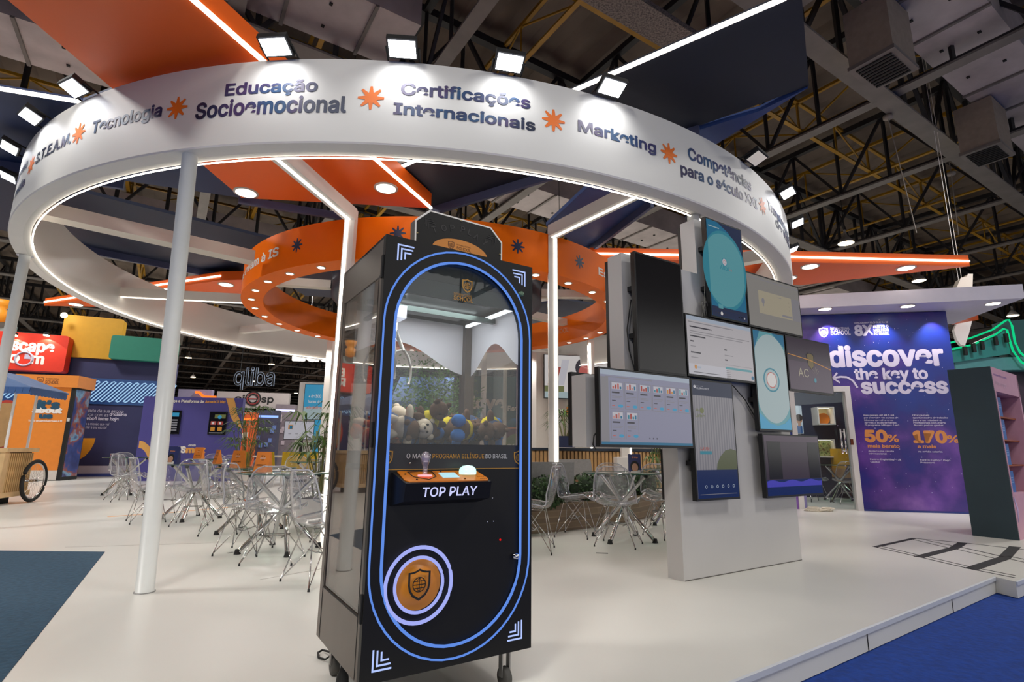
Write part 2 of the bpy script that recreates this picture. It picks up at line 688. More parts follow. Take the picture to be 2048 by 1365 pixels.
for i, (bb, w_, aa0, aa1, z, lab) in enumerate([(3.1, 1.35, 3, 60, 9.6, 'wide silver insulated air duct at the upper right beyond the girders'), (9.6, 1.5, -28, 3.4, 9.4, 'wide silver insulated air duct at the top left above the ring'), (13.8, 1.6, -28, 60, 9.3, 'pale air duct far behind the ring under the roof'), (24, 1.6, -28, 60, 9.3, 'pale air duct farthest back under the roof')]):
    t = thing('air_duct', lab, 'air duct', H((aa0 + aa1) / 2, bb, z))
    b = B()
    b.bar(H(aa0, bb, z + .45), H(aa1, bb, z + .45), w_, .9)
    b.build('duct_body', DUCT, t, True)
    b = B()
    a = aa0 + .5
    while a < aa1:
        b.bar(H(a, bb - w_ / 2 - .02, z - .02), H(a, bb + w_ / 2 + .02, z - .02), .07, .05)
        a += 1.5
    b.build('seam_band', PLATE, t, True)
    b = B()
    a = aa0 + 1.2
    while a < min(aa1, 26):
        b.bar(H(a, bb - .3, z - .01), H(a + .06, bb - .3, z - .01), .06, .04)
        b.bar(H(a, bb + .35, z - .01), H(a + .06, bb + .35, z - .01), .06, .04)
        a += 1.5
    b.build('rivet', MBLACK, t, True)
for lab, a, bb in (('beige air handling box with a grille hanging at the top right', 10.9, 3.75), ('beige air handling box with a grille at the far right edge', 16.4, 3.75)):
    t = thing('air_outlet', lab, 'air outlet', H(a, bb, 8.3))
    b = B()
    b.bar(H(a, bb, 8.35), H(a, bb, 9.55), .75, 1.0, up=EA)
    b.build('outlet_body', mat('outlet_beige', '#8f8173', .7, noise=.1), t, True)
    b = B()
    b.bar(H(a, bb, 8.28), H(a, bb, 8.36), .8, 1.05, up=EA)
    b.build('grille_frame', PLATE, t, True)
    b = B()
    for i in range(9):
        b.bar(H(a - .4 + i * .1, bb - .3, 8.27), H(a - .4 + i * .1, bb + .3, 8.27), .045, .03)
    b.build('grille', MBLACK, t, True)
b = B()
b.bar(H(-2, 6.0, 9.1), H(9.5, 6.0, 9.1), .6, .12)
solo('cable_tray', b, ramp_mat('perforated_tray', [(.35, '#4c443e'), (.6, '#8d8177')], 30, .6, kind='noise'), 'perforated grey cable tray under the roof above the ring', 'cable tray')
# high-bay lamps that show between the trusses
HB = glow('hall_lamp_glow', '#ffe6b8', 9)
for (px, py, z, lab) in [(1692, 487, 8.2, 'round hall lamp glowing above the right end of the orange arm'), (1838, 562, 8.2, 'round hall lamp glowing just above the white canopy'), (2026, 632, 8, 'hall lamp glowing above the green neon canopy'), (377, 716, 8, 'small hall lamp left of the white post in the dark background'), (543, 729, 8, 'small hall lamp in the dark gap above the oval logo sign'), (386, 755, 8, 'small hall lamp lower in the dark gap behind the near column'), (592, 787, 8, 'small hall lamp beside the tall cyan screen'), (506, 763, 8, 'small hall lamp below the black neon letters')]:
    P = onz(px, py, z)
    k = max(1, P.length / 22)
    t = thing('hall_lamp', lab, 'ceiling lamp', P, 0, 'hall lamps')
    b = B()
    b.lathe([(.04, .5), (.05, .3), (.2, .12), (.26, 0)], 18)
    b.build('reflector', PLATE, t)
    b = B()
    b.lathe([(0, -.05), (.2, -.02), (.25, 0)], 18)
    b.build('lens', HB, t)
    b = B()
    b.tube([(0, 0, .5), (0, 0, 11.6 - z)], .012, 5)
    b.build('cord', MBLACK, t)
for px, py, qx, qy, lab in ((1775, 232, 1833, 466, 'thin steel rope hanging from the first roof node at the right'), (1902, 345, 1917, 470, 'thin steel rope hanging from the second roof node at the right')):
    P = onz(px, py, 8.95)
    Q = aty(qx, qy, P.y)
    b = B()
    b.tube([Vector((P.x, P.y, 11.75)), P, Q], .012, 5)
    b.lathe([(.0, .0), (.1, .02), (.1, .1), (0, .12)], 10, P - Vector((0, 0, .1)))
    solo('steel_rope', b, mat('rope_grey', '#8a8178', .6), lab, 'rope')
#==RING
# ================================================================== THE WHITE RING
C0, C1 = Vector((-1.4086, 9.733)), Vector((-1.382, 9.864))
TX, TY = -.0073, -.0052


def tilt(x, y):
    return TX * (x - C0.x) + TY * (y - C0.y)


def ring_pt(th, z, off=0):
    x, y = C0.x + (5.938 + off) * math.cos(th), C0.y + (5.938 + off) * math.sin(th)
    return Vector((x, y, z + tilt(x, y)))


def circ(c, r, z, th):
    x, y = c.x + r * math.cos(th), c.y + r * math.sin(th)
    return Vector((x, y, z + tilt(x, y)))


ring = thing('ring_canopy', 'large white ring canopy on slim poles with printed words around its outside', 'canopy', (C0.x, C0.y, 3.32))
NS = 640
b = B()
prof = [(C0, 5.938, 4.076), (C0, 5.938, 3.335), (C0, 5.93, 3.322), (C0, 5.806, 3.32), (C0, 5.74, 3.325), (C0, 5.70, 4.076)]
vs = [circ(c, r, z, 2 * math.pi * j / NS) for c, r, z in prof for j in range(NS)]
for i in range(6):
    o_ = len(b.v)
    b.add([vs[i * NS + j] for j in range(NS)] + [vs[((i + 1) % 6) * NS + j] for j in range(NS)], [[j, (j + 1) % NS, NS + (j + 1) % NS, NS + j] for j in range(NS)], 1 if i in (1, 2) else 0, True)
b.build('ring_body', [mat('ring_banner', '#d6d4ce', .5, noise=.015, scale=2), mat('ring_rim', '#f2ede7', .55, noise=.02, scale=2)], ring, True)
b = B()
b.tube([circ(C0, 5.722, 3.318, 2 * math.pi * j / 160) for j in range(160)], .0065, 6, closed=True)
b.build('led_strip', glow('ring_led', '#fff3e4', 10), ring, True)
GRAD = ramp_mat('gradient_print', [(.3, '#1c2338'), (.42, '#1d2a4c'), (.5, '#43325e'), (.58, '#1c4a72'), (.66, '#28244a')], 1.6, .45, detail=1)
ORP = mat('orange_print', '#e5701d', .5, noise=.02)


def ring_text(body, th0, th1, zb, cap, rise=0, space=1.0, bold=.03, fn=ring_pt, rad=5.938, m=GRAD, parent=ring):
    w = R_(th1 - th0) * rad
    f = lambda u, v: fn(R_(th0) + u / rad, zb + v + rise * u / w, .003)
    cen = C0 if fn is ring_pt else C2
    b = letters(body, w, cap, bold, f, space=space, nrm=lambda p: Vector((p.x - cen.x, p.y - cen.y, 0)).normalized())
    return b.build('lettering', m, parent, True)


for a in [('Educação', -99.36, -91.77, 3.776, .107), ('Socioemocional', -101.8, -89.41, 3.588, .144), ('Certificações', -85.27, -74.98, 3.772, .107, .02), ('Internacionais', -85.75, -74.55, 3.594, .1), ('Marketing', -70.71, -62.78, 3.68, .106), ('Competências', -58.67, -47.65, 3.755, .125, .03), ('para o século XXI', -59.8, -46.48, 3.562, .115, .055), ('Transformação', -43.2, -30.5, 3.75, .115), ('de vidas', -40.6, -31, 3.63, .115), ('Tecnologia', -113.42, -105.2, 3.668, .12), ('S.T.E.A.M.', -124.1, -116.67, 3.66, .115), ('Socioemo', -136, -127.2, 3.74, .1), ('mídia', -131.5, -126.7, 3.52, .1)]:
    ring_text(*a)
for th, z in ((-87.55, 3.727), (-72.95, 3.728), (-61.2, 3.728), (-44.95, 3.71), (-103.7, 3.721), (-115.5, 3.73), (-125.5, 3.70)):
    b = B()
    fan(b, star_pts(0, 0, .105, .048), (0, 0), lambda u, v: ring_pt(R_(th) + u / 5.938, z + v, .003))
    b.build('star_emblem', ORP, ring, True)
# floodlights on the rim
FL = glow('flood_glow', '#f4f6ff', 14)
for th, on, lab in [(-94.8, 1, 'lit floodlight on the ring rim above the word that starts with Edu'), (-85.2, 1, 'lit floodlight on the ring rim between the second and third star'), (-77, 1, 'lit floodlight on the rim above the end of Internacionais'), (-68.1, 1, 'lit floodlight on the ring rim above the word Marketing'), (-48.5, 0, 'unlit floodlight on the ring rim above the last long words at the right'), (-38.6, 1, 'lit floodlight at the right end of the ring, upper of the two there'), (-29, 1, 'lit floodlight at the right end of the ring, lower of the two there'), (-115, 1, 'lit floodlight on the ring rim just left of the orange canopy arm'), (-123.4, 1, 'second lit floodlight left of the orange canopy arm'), (-132.2, 1, 'third lit floodlight left of the orange canopy arm, near the photo edge'), (-140.7, 1, 'lowest lit floodlight at the left end of the ring'), (-150, 1, 'floodlight round the left end of the ring'), (-19, 1, 'floodlight round the right end of the ring')]:
    a = R_(th)
    r = 6.06
    P = circ(C0, r, 4.095, a)
    rad = Vector((math.cos(a), math.sin(a), 0))
    tan = Vector((-rad.y, rad.x, 0))
    t = thing('floodlight', lab, 'floodlight', circ(C0, 5.9, 4.076, a))
    nrm = (Vector((0, 0, -1)) - rad * .0 + rad * .35).normalized()
    upv = tan.cross(nrm).normalized()
    b = B()
    for s0, s1, m_ in ((0, .05, 0),):
        q = [P + tan * x + upv * y for x, y in ((-.12, -.085), (.12, -.085), (.12, .085), (-.12, .085))]
        b.hexa([p for p in q], [p - nrm * s1 for p in q], 0)
    b.build('housing', MBLACK, t, True)
    b = B()
    q = [P + tan * x + upv * y + nrm * .004 for x, y in ((-.105, -.07), (.105, -.07), (.105, .07), (-.105, .07))]
    b.quad(*q)
    b.build('lens', FL if on else CHROME, t, True)
    b = B()
    b.tube([P + tan * .13 - nrm * .02, P + tan * .13 - rad * .16 - Vector((0, 0, .01)), P - tan * .13 - rad * .16 - Vector((0, 0, .01)), P - tan * .13 - nrm * .02], .01, 5)
    b.build('bracket', MBLACK, t, True)
    if on:
        d = bpy.data.lights.new('flood_beam', 'SPOT')
        d.energy = 7
        d.spot_size = R_(125)
        d.spot_blend = .7
        d.shadow_soft_size = .05
        d.color = (.97, .98, 1)
        lo = bpy.data.objects.new('flood_beam', d)
        COL.objects.link(lo)
        lo.parent = t
        lo.location = P + rad * .1 + nrm * .03 - t.location
        aim = (Vector((0, 0, -1)) - rad * .5).normalized()
        lo.rotation_euler = aim.to_track_quat('-Z', 'Y').to_euler()
# poles under the ring
POLE = mat('pole_white', '#dfe0dc', .35, noise=.02)
for i, (th, lab) in enumerate([(-101, 'nearest white round column under the ring, left of the claw machine'), (-146.5, 'white round column at the left edge of the photo, behind the wooden cart'), (168, 'white round column behind the nearest one, before the purple panel'), (123, 'white round column at the back of the ring left of centre'), (78, 'white round column at the back of the ring seen through the claw machine'), (33, 'white round column at the back right of the ring'), (-10, 'white round column under the right end of the ring'), (-55.6, 'white round column hidden behind the wall of screens')]):
    top = circ(C0, 5.85, 3.33, R_(th))
    if i == 0:
        bot = Vector((-2.529, 3.963, 0))
        top = onz(381, 303, 3.40)
        top = Vector((top.x, top.y, 3.4))
    else:
        if i == 7:
            top = top + Vector((-.075, .117, 0))
        bot = Vector((top.x, top.y, 0))
    t = thing('column', lab, 'column', bot)
    b = B()
    b.tube([bot, top], .058, 24)
    b.build('shaft', POLE, t, True)
    b = B()
    b.lathe([(.085, -.012), (.085, 0)], 24, (top.x, top.y, top.z - .0))
    b.build('top_plate', CHROME, t, True)
    b = B()
    b.lathe([(.066, 0), (.066, .006)], 24, bot)
    b.build('foot_ring', mat('foot_grey', '#8f8d8a', .4), t, True)
# ------------------------------------------------------------------ orange ring
C2 = Vector((-1.362, 9.953))
RO, RI, OZ0, OZ1 = 3.462, 3.125, 3.40, 3.972


def or_pt(th, z, off=0):
    return Vector((C2.x + (RO + off) * math.cos(th), C2.y + (RO + off) * math.sin(th), z))


def ori_pt(th, z, off=0):
    return Vector((C2.x + (RI - off) * math.cos(th), C2.y + (RI - off) * math.sin(th), z))


oring = thing('orange_ring', 'orange ring hanging inside the white ring with small downlights below', 'ring lamp', (C2.x, C2.y, OZ0))
b = B()
NS = 480
prof = [(RO, OZ1), (RO, OZ0), (RI, OZ0), (RI, OZ1)]
vs = [Vector((C2.x + r * math.cos(2 * math.pi * j / NS), C2.y + r * math.sin(2 * math.pi * j / NS), z)) for r, z in prof for j in range(NS)]
b.add(vs, [[i * NS + j, i * NS + (j + 1) % NS, ((i + 1) % 4) * NS + (j + 1) % NS, ((i + 1) % 4) * NS + j] for i in range(4) for j in range(NS)])
b.build('ring_body', ORANGE, oring, True)
DLB = mat('downlight_bezel', '#d8cfc6', .3, noise=.02)
dl0 = None
for i in range(34):
    a = 2 * math.pi * (i + .4) / 34
    P = Vector((C2.x + 3.30 * math.cos(a), C2.y + 3.30 * math.sin(a), OZ0))
    if dl0 is None:
        bb_ = B()
        bb_.lathe([(.062, 0), (.062, -.008), (.045, -.008)], 16)
        bb_.lathe([(0, -.0095), (.046, -.009)], 16, m=1)
        dl0 = bb_.build('downlight', [DLB, DOWN], oring)
        d_ = dl0
    else:
        d_ = dl0.copy()
        COL.objects.link(d_)
        d_.parent = oring
    d_.location = P - oring.location
for i in range(12):
    d = bpy.data.lights.new('downlight_beam', 'SPOT')
    d.energy = 75
    d.spot_size = R_(140)
    d.spot_blend = .6
    d.shadow_soft_size = .06
    d.color = (1, .95, .88)
    lo = bpy.data.objects.new('downlight_beam', d)
    COL.objects.link(lo)
    lo.parent = oring
    lo.location = (3.3 * math.cos(i * math.pi / 6), 3.3 * math.sin(i * math.pi / 6), -.02)
WPR = mat('white_print', '#f1ebe4', .5, noise=.01)
NPR = mat('navy_print', '#1b2a50', .5, noise=.03)
ring_text('Todos os caminhos levam à IS', -185, -124, 3.60, .135, .03, fn=or_pt, rad=RO, m=WPR, parent=oring)
ring_text('Essa é a nossa história', -39.4, 10, 3.63, .12, 0, fn=or_pt, rad=RO, m=WPR, parent=oring)
for th, z in ((-117.5, 3.707), (-92.3, 3.735), (-65.7, 3.693), (-47.5, 3.702)):
    b = B()
    fan(b, star_pts(0, 0, .105, .045), (0, 0), lambda u, v: or_pt(R_(th) + u / RO, z + v, .003))
    b.build('star_emblem', NPR, oring, True)
SALM = mat('salmon_print', '#e8946a', .5, noise=.02)
b = B()
f = lambda u, v: ori_pt(R_(44) - u / RI, 3.60 + v, .006)
letters('INTERNATIONAL', .62, .05, .01, lambda u, v: f(u, v + .15), b)
letters('SCHOOL', .62, .11, .015, f, b)
b.build('lettering', SALM, oring, True)
# ------------------------------------------------------------------ inner drum
drum = thing('drum_lamp', 'round navy drum lamp with a glowing white underside at the centre of the rings', 'ceiling lamp', (-1.4, 9.76, 3.68))
b = B()
b.lathe([(1.86, 3.68), (1.95, 3.68), (1.95, 4.2), (0, 4.2)], 64, (-1.4, 9.76, 0))
b.build('drum_shell', mat('drum_navy', '#1d2236', .45, noise=.05), drum, True)
b = B()
b.lathe([(0, 3.69), (1.87, 3.69)], 64, (-1.4, 9.76, 0))
b.build('diffuser', glow('drum_glow', '#fdf1e2', 4.5), drum, True)
# spokes between rings and drum; four of them turn down into LED posts
for k_, (th, lab) in enumerate([(-64.8, 'white beam with a light line from the right post to the ring'), (-94.1, 'white beam with a light line from the left post to the ring'), (-123.5, 'cream beam from the left of the white ring to the orange ring'), (-176, 'cream beam with a light line at the far left inside the ring'), (-28, 'white beam from the orange ring to the right side of the white ring'), (24, 'white beam at the far right inside the ring'), (62, 'white beam at the far side of the ring, right of centre'), (117, 'white beam at the far side of the ring, left of centre'), (152, 'white beam at the far left side of the ring')]):
    a = R_(th)
    dv = Vector((math.cos(a), math.sin(a), 0))
    if k_ == 0:
        A, Q = onz(1105, 464, 3.95), onz(1272, 381, 3.95)
    elif k_ == 1:
        A, Q = onz(703, 431, 3.95), onz(556, 304, 3.95)
    elif k_ == 2:
        Q, A = onz(72, 418, 3.62), onz(505, 516, 3.62)
    else:
        A = Vector((C2.x, C2.y, 3.72)) + dv * 3.46
        Q = Vector((C0.x, C0.y, 3.72)) + dv * 5.75
    t = thing('ring_beam', lab, 'beam', (A + Q) / 2 - Vector((0, 0, .09)))
    b = B()
    b.bar(A, Q, .15 if k_ != 2 else .22, .16)
    b.build('beam_body', CREAM if k_ in (2, 3) else WHITE, t, True)
    if k_ in (0, 1, 3):
        b = B()
        b.bar(A - Vector((0, 0, .082)), Q - Vector((0, 0, .082)), .04, .012)
        b.build('led_strip', LED, t, True)
for k_, (th, lab) in enumerate([(-160, 'cream spoke from the orange ring to the left of the drum lamp'), (-119, 'cream spoke from the near left of the orange ring to the drum lamp'), (-40, 'cream spoke from the near right of the orange ring to the drum lamp'), (-8, 'cream spoke from the orange ring to the right of the drum lamp'), (35, 'cream spoke behind the drum lamp at the right'), (145, 'cream spoke behind the drum lamp at the left')]):
    dv = Vector((math.cos(R_(th)), math.sin(R_(th)), 0))
    b = B()
    b.bar(Vector((-1.4, 9.76, 3.83)) + dv * 1.95, Vector((C2.x, C2.y, 3.83)) + dv * 3.13, .16, .14)
    solo('ring_spoke', b, CREAM, lab, 'beam')
# posts
for A, zb, lab, led in [(onz(1105, 464, 4.03), .842, 'square white post with a light line right of the claw machine', (1, 0)), (onz(703, 431, 3.95), 0, 'square white post with a light line left of the claw machine', (-1, 0)), (Vector((-4.2, 12.1, 3.4)), 0, 'square white post left of the palm before the oval logo sign', None), (Vector((-.7, 13.35, 3.4)), 0, 'square white post seen through the glass of the claw machine', None), (Vector((1.75, 11.6, 3.4)), 0, 'square white post beside the wooden counter', (-1, 0)), (Vector((.55, 13.2, 3.4)), 0, 'square white post before the bright wall screen', None)]:
    ax, ay = A.x, A.y
    t = thing('post', lab, 'post', (ax, ay, zb))
    b = B()
    b.box((ax - .065, ay - .065, zb), (ax + .065, ay + .065, A.z + .08 if led and A.z > 3.5 else A.z - .005))
    b.build('shaft', WHITE, t, True)
    if led:
        b = B()
        x = ax + .03 * led[0]
        b.box((x - .02, ay - .073, zb), (x + .02, ay - .065, A.z - .08))
        b.build('led_strip', LED, t, True)
#==STAR
# ------------------------------------------------------------------ star shaped canopy of orange and navy arms
NVC = mat('canopy_navy', '#2c3550', .55, noise=.12, scale=2)
NVL = mat('canopy_navy_lit_band', '#4a5273', .55, noise=.08, scale=2)  # paler navy: light on the arms' undersides put into an added strip
ORC = mat('canopy_orange', '#ff6a18', .42, noise=.02, scale=2)


def arm(name, lab, pts, z, th, m, led=None, lit_band=None, downs=(), ledz=None):
    """flat arm; pts are plan points, led / lip index an edge"""
    P = [Vector((p[0], p[1], z)) for p in pts]
    c = sum(P, Vector()) / len(P)
    t = thing(name, lab, 'canopy panel', c)
    sgn = sum(P[i].x * P[(i + 1) % len(P)].y - P[(i + 1) % len(P)].x * P[i].y for i in range(len(P)))
    b = B()
    b.hexa(P, [p + Vector((0, 0, th)) for p in P])
    b.build('panel', m, t, True)
    if led is not None:
        for li in (led if isinstance(led, (list, tuple)) else [led]):
            A, Q = P[li], P[(li + 1) % len(P)]
            d = (Q - A).normalized()
            o = Vector((d.y, -d.x, 0)) * (1 if sgn > 0 else -1)
            zz = Vector((0, 0, ledz if ledz is not None else .0))
            b = B()
            b.bar(A + o * .006 + zz, Q + o * .006 + zz, .03, .03)
            b.build('led_strip', LED, t, True)
    if lit_band is not None:
        A, Q = P[lit_band], P[(lit_band + 1) % len(P)]
        b = B()
        b.bar(A - Vector((0, 0, .06)), Q - Vector((0, 0, .06)), .05, .12)
        b.build('lit_band', NVL, t, True)
    if z > 4.47 or z == 3.95:
        b = B()
        b.tube([c + Vector((0, 0, th)), Vector((c.x, c.y, 11.6))], .008, 5)
        b.build('suspension_cable', MBLACK, t, True)
    for q in downs:
        w = onz(q[0], q[1], z)
        bb_ = B()
        bb_.lathe([(.15, 0), (.15, -.012), (.12, -.012)], 24)
        bb_.lathe([(0, -.0145), (.122, -.014)], 24, m=1)
        o = bb_.build('downlight', [DLB, DOWN], t)
        o.location = w - t.location
    return t


def xy(px, py, z):
    p = onz(px, py, z)
    return (p.x, p.y)


Z = 4.22
# orange arm over the near left
r0, r1 = Vector(xy(525, 122, Z)), Vector(xy(862, 417, Z))
l0, l1 = Vector(xy(228, 180, Z)), Vector(xy(483, 396, Z))
tip = l0 + (l0 - l1).normalized() * 4.4
arm('canopy_sail', 'wide orange canopy arm crossing the near left of the white ring', [tuple(l1), tuple(r1), tuple(r0 + (r0 - r1).normalized() * 4.6), tuple(tip)], Z, .22, ORC, led=1, downs=[(492, 385), (772, 376)])
# navy arm over the near right
Z = 4.47
arm('canopy_sail', 'dark navy canopy arm rising to the top right with a light line', [xy(795, 338, Z), xy(1175, 170, Z), xy(1572, -4, Z), xy(1603, -14, Z), xy(1618, 172, Z), xy(1398, 252, Z), xy(862, 416, Z)], Z, .05, mat('canopy_navy_dark', '#161d2e', .6, noise=.1, scale=2), led=[0, 1], lit_band=5)
Z = 4.45
arm('canopy_sail', 'navy blue canopy arm behind the right LED beam', [xy(1092, 452, Z), xy(1186, 364, Z), xy(1392, 262, Z), xy(1519, 222, Z), xy(1616, 176, Z), xy(1433, 288, Z), xy(1304, 398, Z), xy(1172, 500, Z)], Z, .06, mat('canopy_blue', '#2f4a85', .5, noise=.15, scale=2), lit_band=6)
Z = 4.33
arm('canopy_sail', 'navy canopy arm at the upper left running in under the orange arm', [xy(-160, 152, Z), xy(165, 205, Z), xy(228, 181, Z), xy(482, 396, Z), xy(250, 362, Z), xy(-160, 296, Z)], Z, .05, mat('canopy_navy_lit', '#26365f', .55, noise=.12, scale=2), led=0, lit_band=4)  # light inside the ring is put into this paler navy
Z = 4.468
arm('canopy_sail', 'dark navy canopy arm behind the cream beam inside the left of the ring', [xy(-160, 332, Z), xy(140, 378, Z), xy(518, 473, Z), xy(640, 500, Z), xy(700, 560, Z), xy(485, 556, Z), xy(157, 490, Z), xy(-160, 430, Z)], Z, .05, mat('canopy_navy_deep', '#1c2640', .55, noise=.1, scale=2), lit_band=5)
b = B()
Z = 4.26
# thin navy edge joining the orange arm's inner end
A, Q = Vector((*xy(478, 396, Z), Z)), Vector((*xy(705, 433, Z), Z))
b.bar(A - Vector((0, 0, .03)), Q - Vector((0, 0, .03)), .05, .1)
solo('sail_strip', b, NVL, 'narrow navy edge strip along the inner end of the orange arm', 'canopy panel')
Z = 4.16
arm('canopy_sail', 'long orange canopy arm pointing to the right above the poster wall', [xy(1180, 518, Z), xy(1560, 524, Z), xy(1940, 533, Z), xy(1600, 571, Z), xy(1290, 560, Z)], Z, .2, ORC, led=[0, 1], downs=[(1620, 533), (1577, 556), (1812, 536)], ledz=.09)
arm('canopy_sail', 'long orange canopy arm pointing to the left behind the white ring', [xy(88, 612, Z), xy(301, 581, Z), xy(441, 561, Z), xy(487, 560, Z), xy(486, 598, Z), xy(376, 603, Z), xy(205, 614, Z)], Z, .18, ORC, led=[0, 1], downs=[(152, 609), (452, 569), (340, 580)], ledz=.09)
Z = 4.5
arm('canopy_sail', 'navy canopy wedge seen through the middle of the orange ring at the left', [xy(560, 560, Z), xy(700, 545, Z), xy(760, 560, Z), xy(740, 600, Z), xy(610, 592, Z)], Z, .05, NVC)
arm('canopy_sail', 'navy canopy wedge seen through the middle of the orange ring at the right', [xy(1060, 612, Z), xy(1130, 600, Z), xy(1195, 612, Z), xy(1160, 640, Z), xy(1060, 650, Z)], Z, .05, NVC)
#==MACHINE
# ================================================================== CLAW MACHINE
MO = Vector((-.5374, 2.12, 0))
MW, MD, MB0, MT1 = .754, .64, .155, 1.89
MP = Pl(MO, math.degrees(.5703))
mach = thing('claw_machine', 'tall black claw machine with blue light lines standing in the middle front', 'claw machine', MO, .5703)
CAB = mat('cabinet_black', '#161514', .42, noise=.08, spec=.3)
SIDE = mat('cabinet_side', '#6a615a', .3, .75, noise=.05, spec=.6)
BLUEL = glow('blue_led', '#6694f0', .75)
BLUEW = glow('blue_white_led', '#a9b2fa', .8)
MGL = clear('machine_glass', '#f4f6f6', .008, '#c8c8cc', 1.5, .01, .8)
MSG = clear('machine_side_glass', '#e4dfda', .03, '#b8b0aa', 1.55, .015, 1.5)
UC, ZC = .3755, 1.03


def stadium(hw, zt, zb, n=24):
    """upright rounded slot, from lower right anticlockwise"""
    out = []
    for i in range(n + 1):
        a = math.pi * i / n
        out.append((UC + hw * math.cos(a), zt + hw * math.sin(a)))
    for i in range(n + 1):
        a = math.pi + math.pi * i / n
        out.append((UC + hw * math.cos(a), zb + hw * math.sin(a)))
    return out


ST_I = stadium(.3175, 1.513, .546)
ST_O = stadium(.364, 1.515, .545)
# front frame: rectangle with a slot
angs = sorted([math.atan2(z - ZC, u - UC) for u, z in ST_I] + [math.atan2(z - ZC, u - UC) for u in (0, MW) for z in (MB0, MT1)])


def hit_rect(a):
    dx, dz = math.cos(a), math.sin(a)
    ts = [((MW - UC) / dx if dx > 0 else -UC / dx) if abs(dx) > 1e-9 else 9, ((MT1 - ZC) / dz if dz > 0 else (MB0 - ZC) / dz) if abs(dz) > 1e-9 else 9]
    t = min(ts)
    return UC + dx * t, ZC + dz * t


def hit_st(a):
    dx, dz = math.cos(a), math.sin(a)
    lo, hi = 0, 2
    for _ in range(40):
        t = (lo + hi) / 2
        u, z = UC + dx * t, ZC + dz * t
        zz = min(max(z, .546), 1.513)
        if (u - UC) ** 2 + (z - zz) ** 2 < .3175 ** 2:
            lo = t
        else:
            hi = t
    return UC + dx * lo, ZC + dz * lo


b = B()
n = len(angs)
oo = [hit_rect(a) for a in angs]
ii = [hit_st(a) for a in angs]
for y, flip in ((0, 0), (.03, 1)):
    b.add([(u, y, z) for u, z in oo] + [(u, y, z) for u, z in ii], [[i, (i + 1) % n, n + (i + 1) % n, n + i] for i in range(n)])
b.add([(u, 0, z) for u, z in oo] + [(u, .03, z) for u, z in oo], [[i, (i + 1) % n, n + (i + 1) % n, n + i] for i in range(n)])
b.add([(u, 0, z) for u, z in ii] + [(u, .03, z) for u, z in ii], [[i, (i + 1) % n, n + (i + 1) % n, n + i] for i in range(n)])
b.build('front_frame', CAB, mach)
lower = [p for p in ST_I if p[1] < .912]
lo_poly = [(UC + .3175, .912)] + [(UC - .3175, .912)] + sorted([p for p in ST_I if p[1] < .6 and p[0] <= UC], key=lambda p: math.atan2(p[1] - .546, p[0] - UC) % (2 * math.pi)) + sorted([p for p in ST_I if p[1] < .54 and p[0] > UC], key=lambda p: math.atan2(p[1] - .546, p[0] - UC) % (2 * math.pi))
b = B()
b.hexa([(u, .012, z) for u, z in lo_poly], [(u, .03, z) for u, z in lo_poly])
door = b.build('door_panel', CAB, mach)
up_poly = [(UC - .3175, 1.017), (UC + .3175, 1.017)] + [(UC + .3175 * math.cos(math.pi * i / 40), 1.513 + .3175 * math.sin(math.pi * i / 40)) for i in range(41)]
b = B()
b.hexa([(u, .014, z) for u, z in up_poly], [(u, .019, z) for u, z in up_poly])
b.build('window_glass', MGL, mach)
b = B()
b.box((UC - .3175, .016, .912), (UC + .3175, .026, 1.017))
band = b.build('slogan_band', mat('band_charcoal', '#26272a', .4, noise=.05), mach)
fm = lambda y: (lambda u, v: (u, y, v))
b = B()
GOLD = mat('gold_print', '#c08a2c', .4, noise=.03)
WPRM = mat('white_vinyl_print', '#c9c7c6', .5, noise=.02)
letters('O MAIOR', .108, .019, .0, lambda u, v: (.145 + u, .0150, .958 + v), b, 0)
letters('PROGRAMA BILÍNGUE', .248, .019, .0, lambda u, v: (.26 + u, .0150, .958 + v), b, 1)
letters('DO BRASIL', .115, .019, .0, lambda u, v: (.515 + u, .0150, .958 + v), b, 0)
shield(b, lambda u, v: (u, .0148, v), .062, .962, .062, 1)
shield(b, lambda u, v: (u, .0148, v), .690, .962, .062, 1)
b.quad((.06, .0148, .913), (.692, .0148, .913), (.692, .0148, .916), (.06, .0148, .916), m=1)
b.build('lettering', [WPRM, GOLD], band)
# gold crest on the window
us, zs_ = MP.uz(936, 568)
b = B()
shield(b, lambda u, v: (u, .0135, v), us + .004, zs_ - .006, .066)
x0, z0 = MP.uz(910, 588)
letters('INTERNATIONAL', .094, .011, 0, lambda u, v: (x0 + u, .0135, z0 + .0 + v), b)
x0, z0 = MP.uz(910, 598)
letters('SCHOOL', .098, .021, .008, lambda u, v: (x0 + u, .0135, z0 + v), b)
b.build('crest_print', GOLD, mach)


# light lines
def loop(pts, y, r, name, m):
    b = B()
    b.tube([(u, y, z) for u, z in pts], r, 8, closed=True)
    return b.build(name, m, mach)


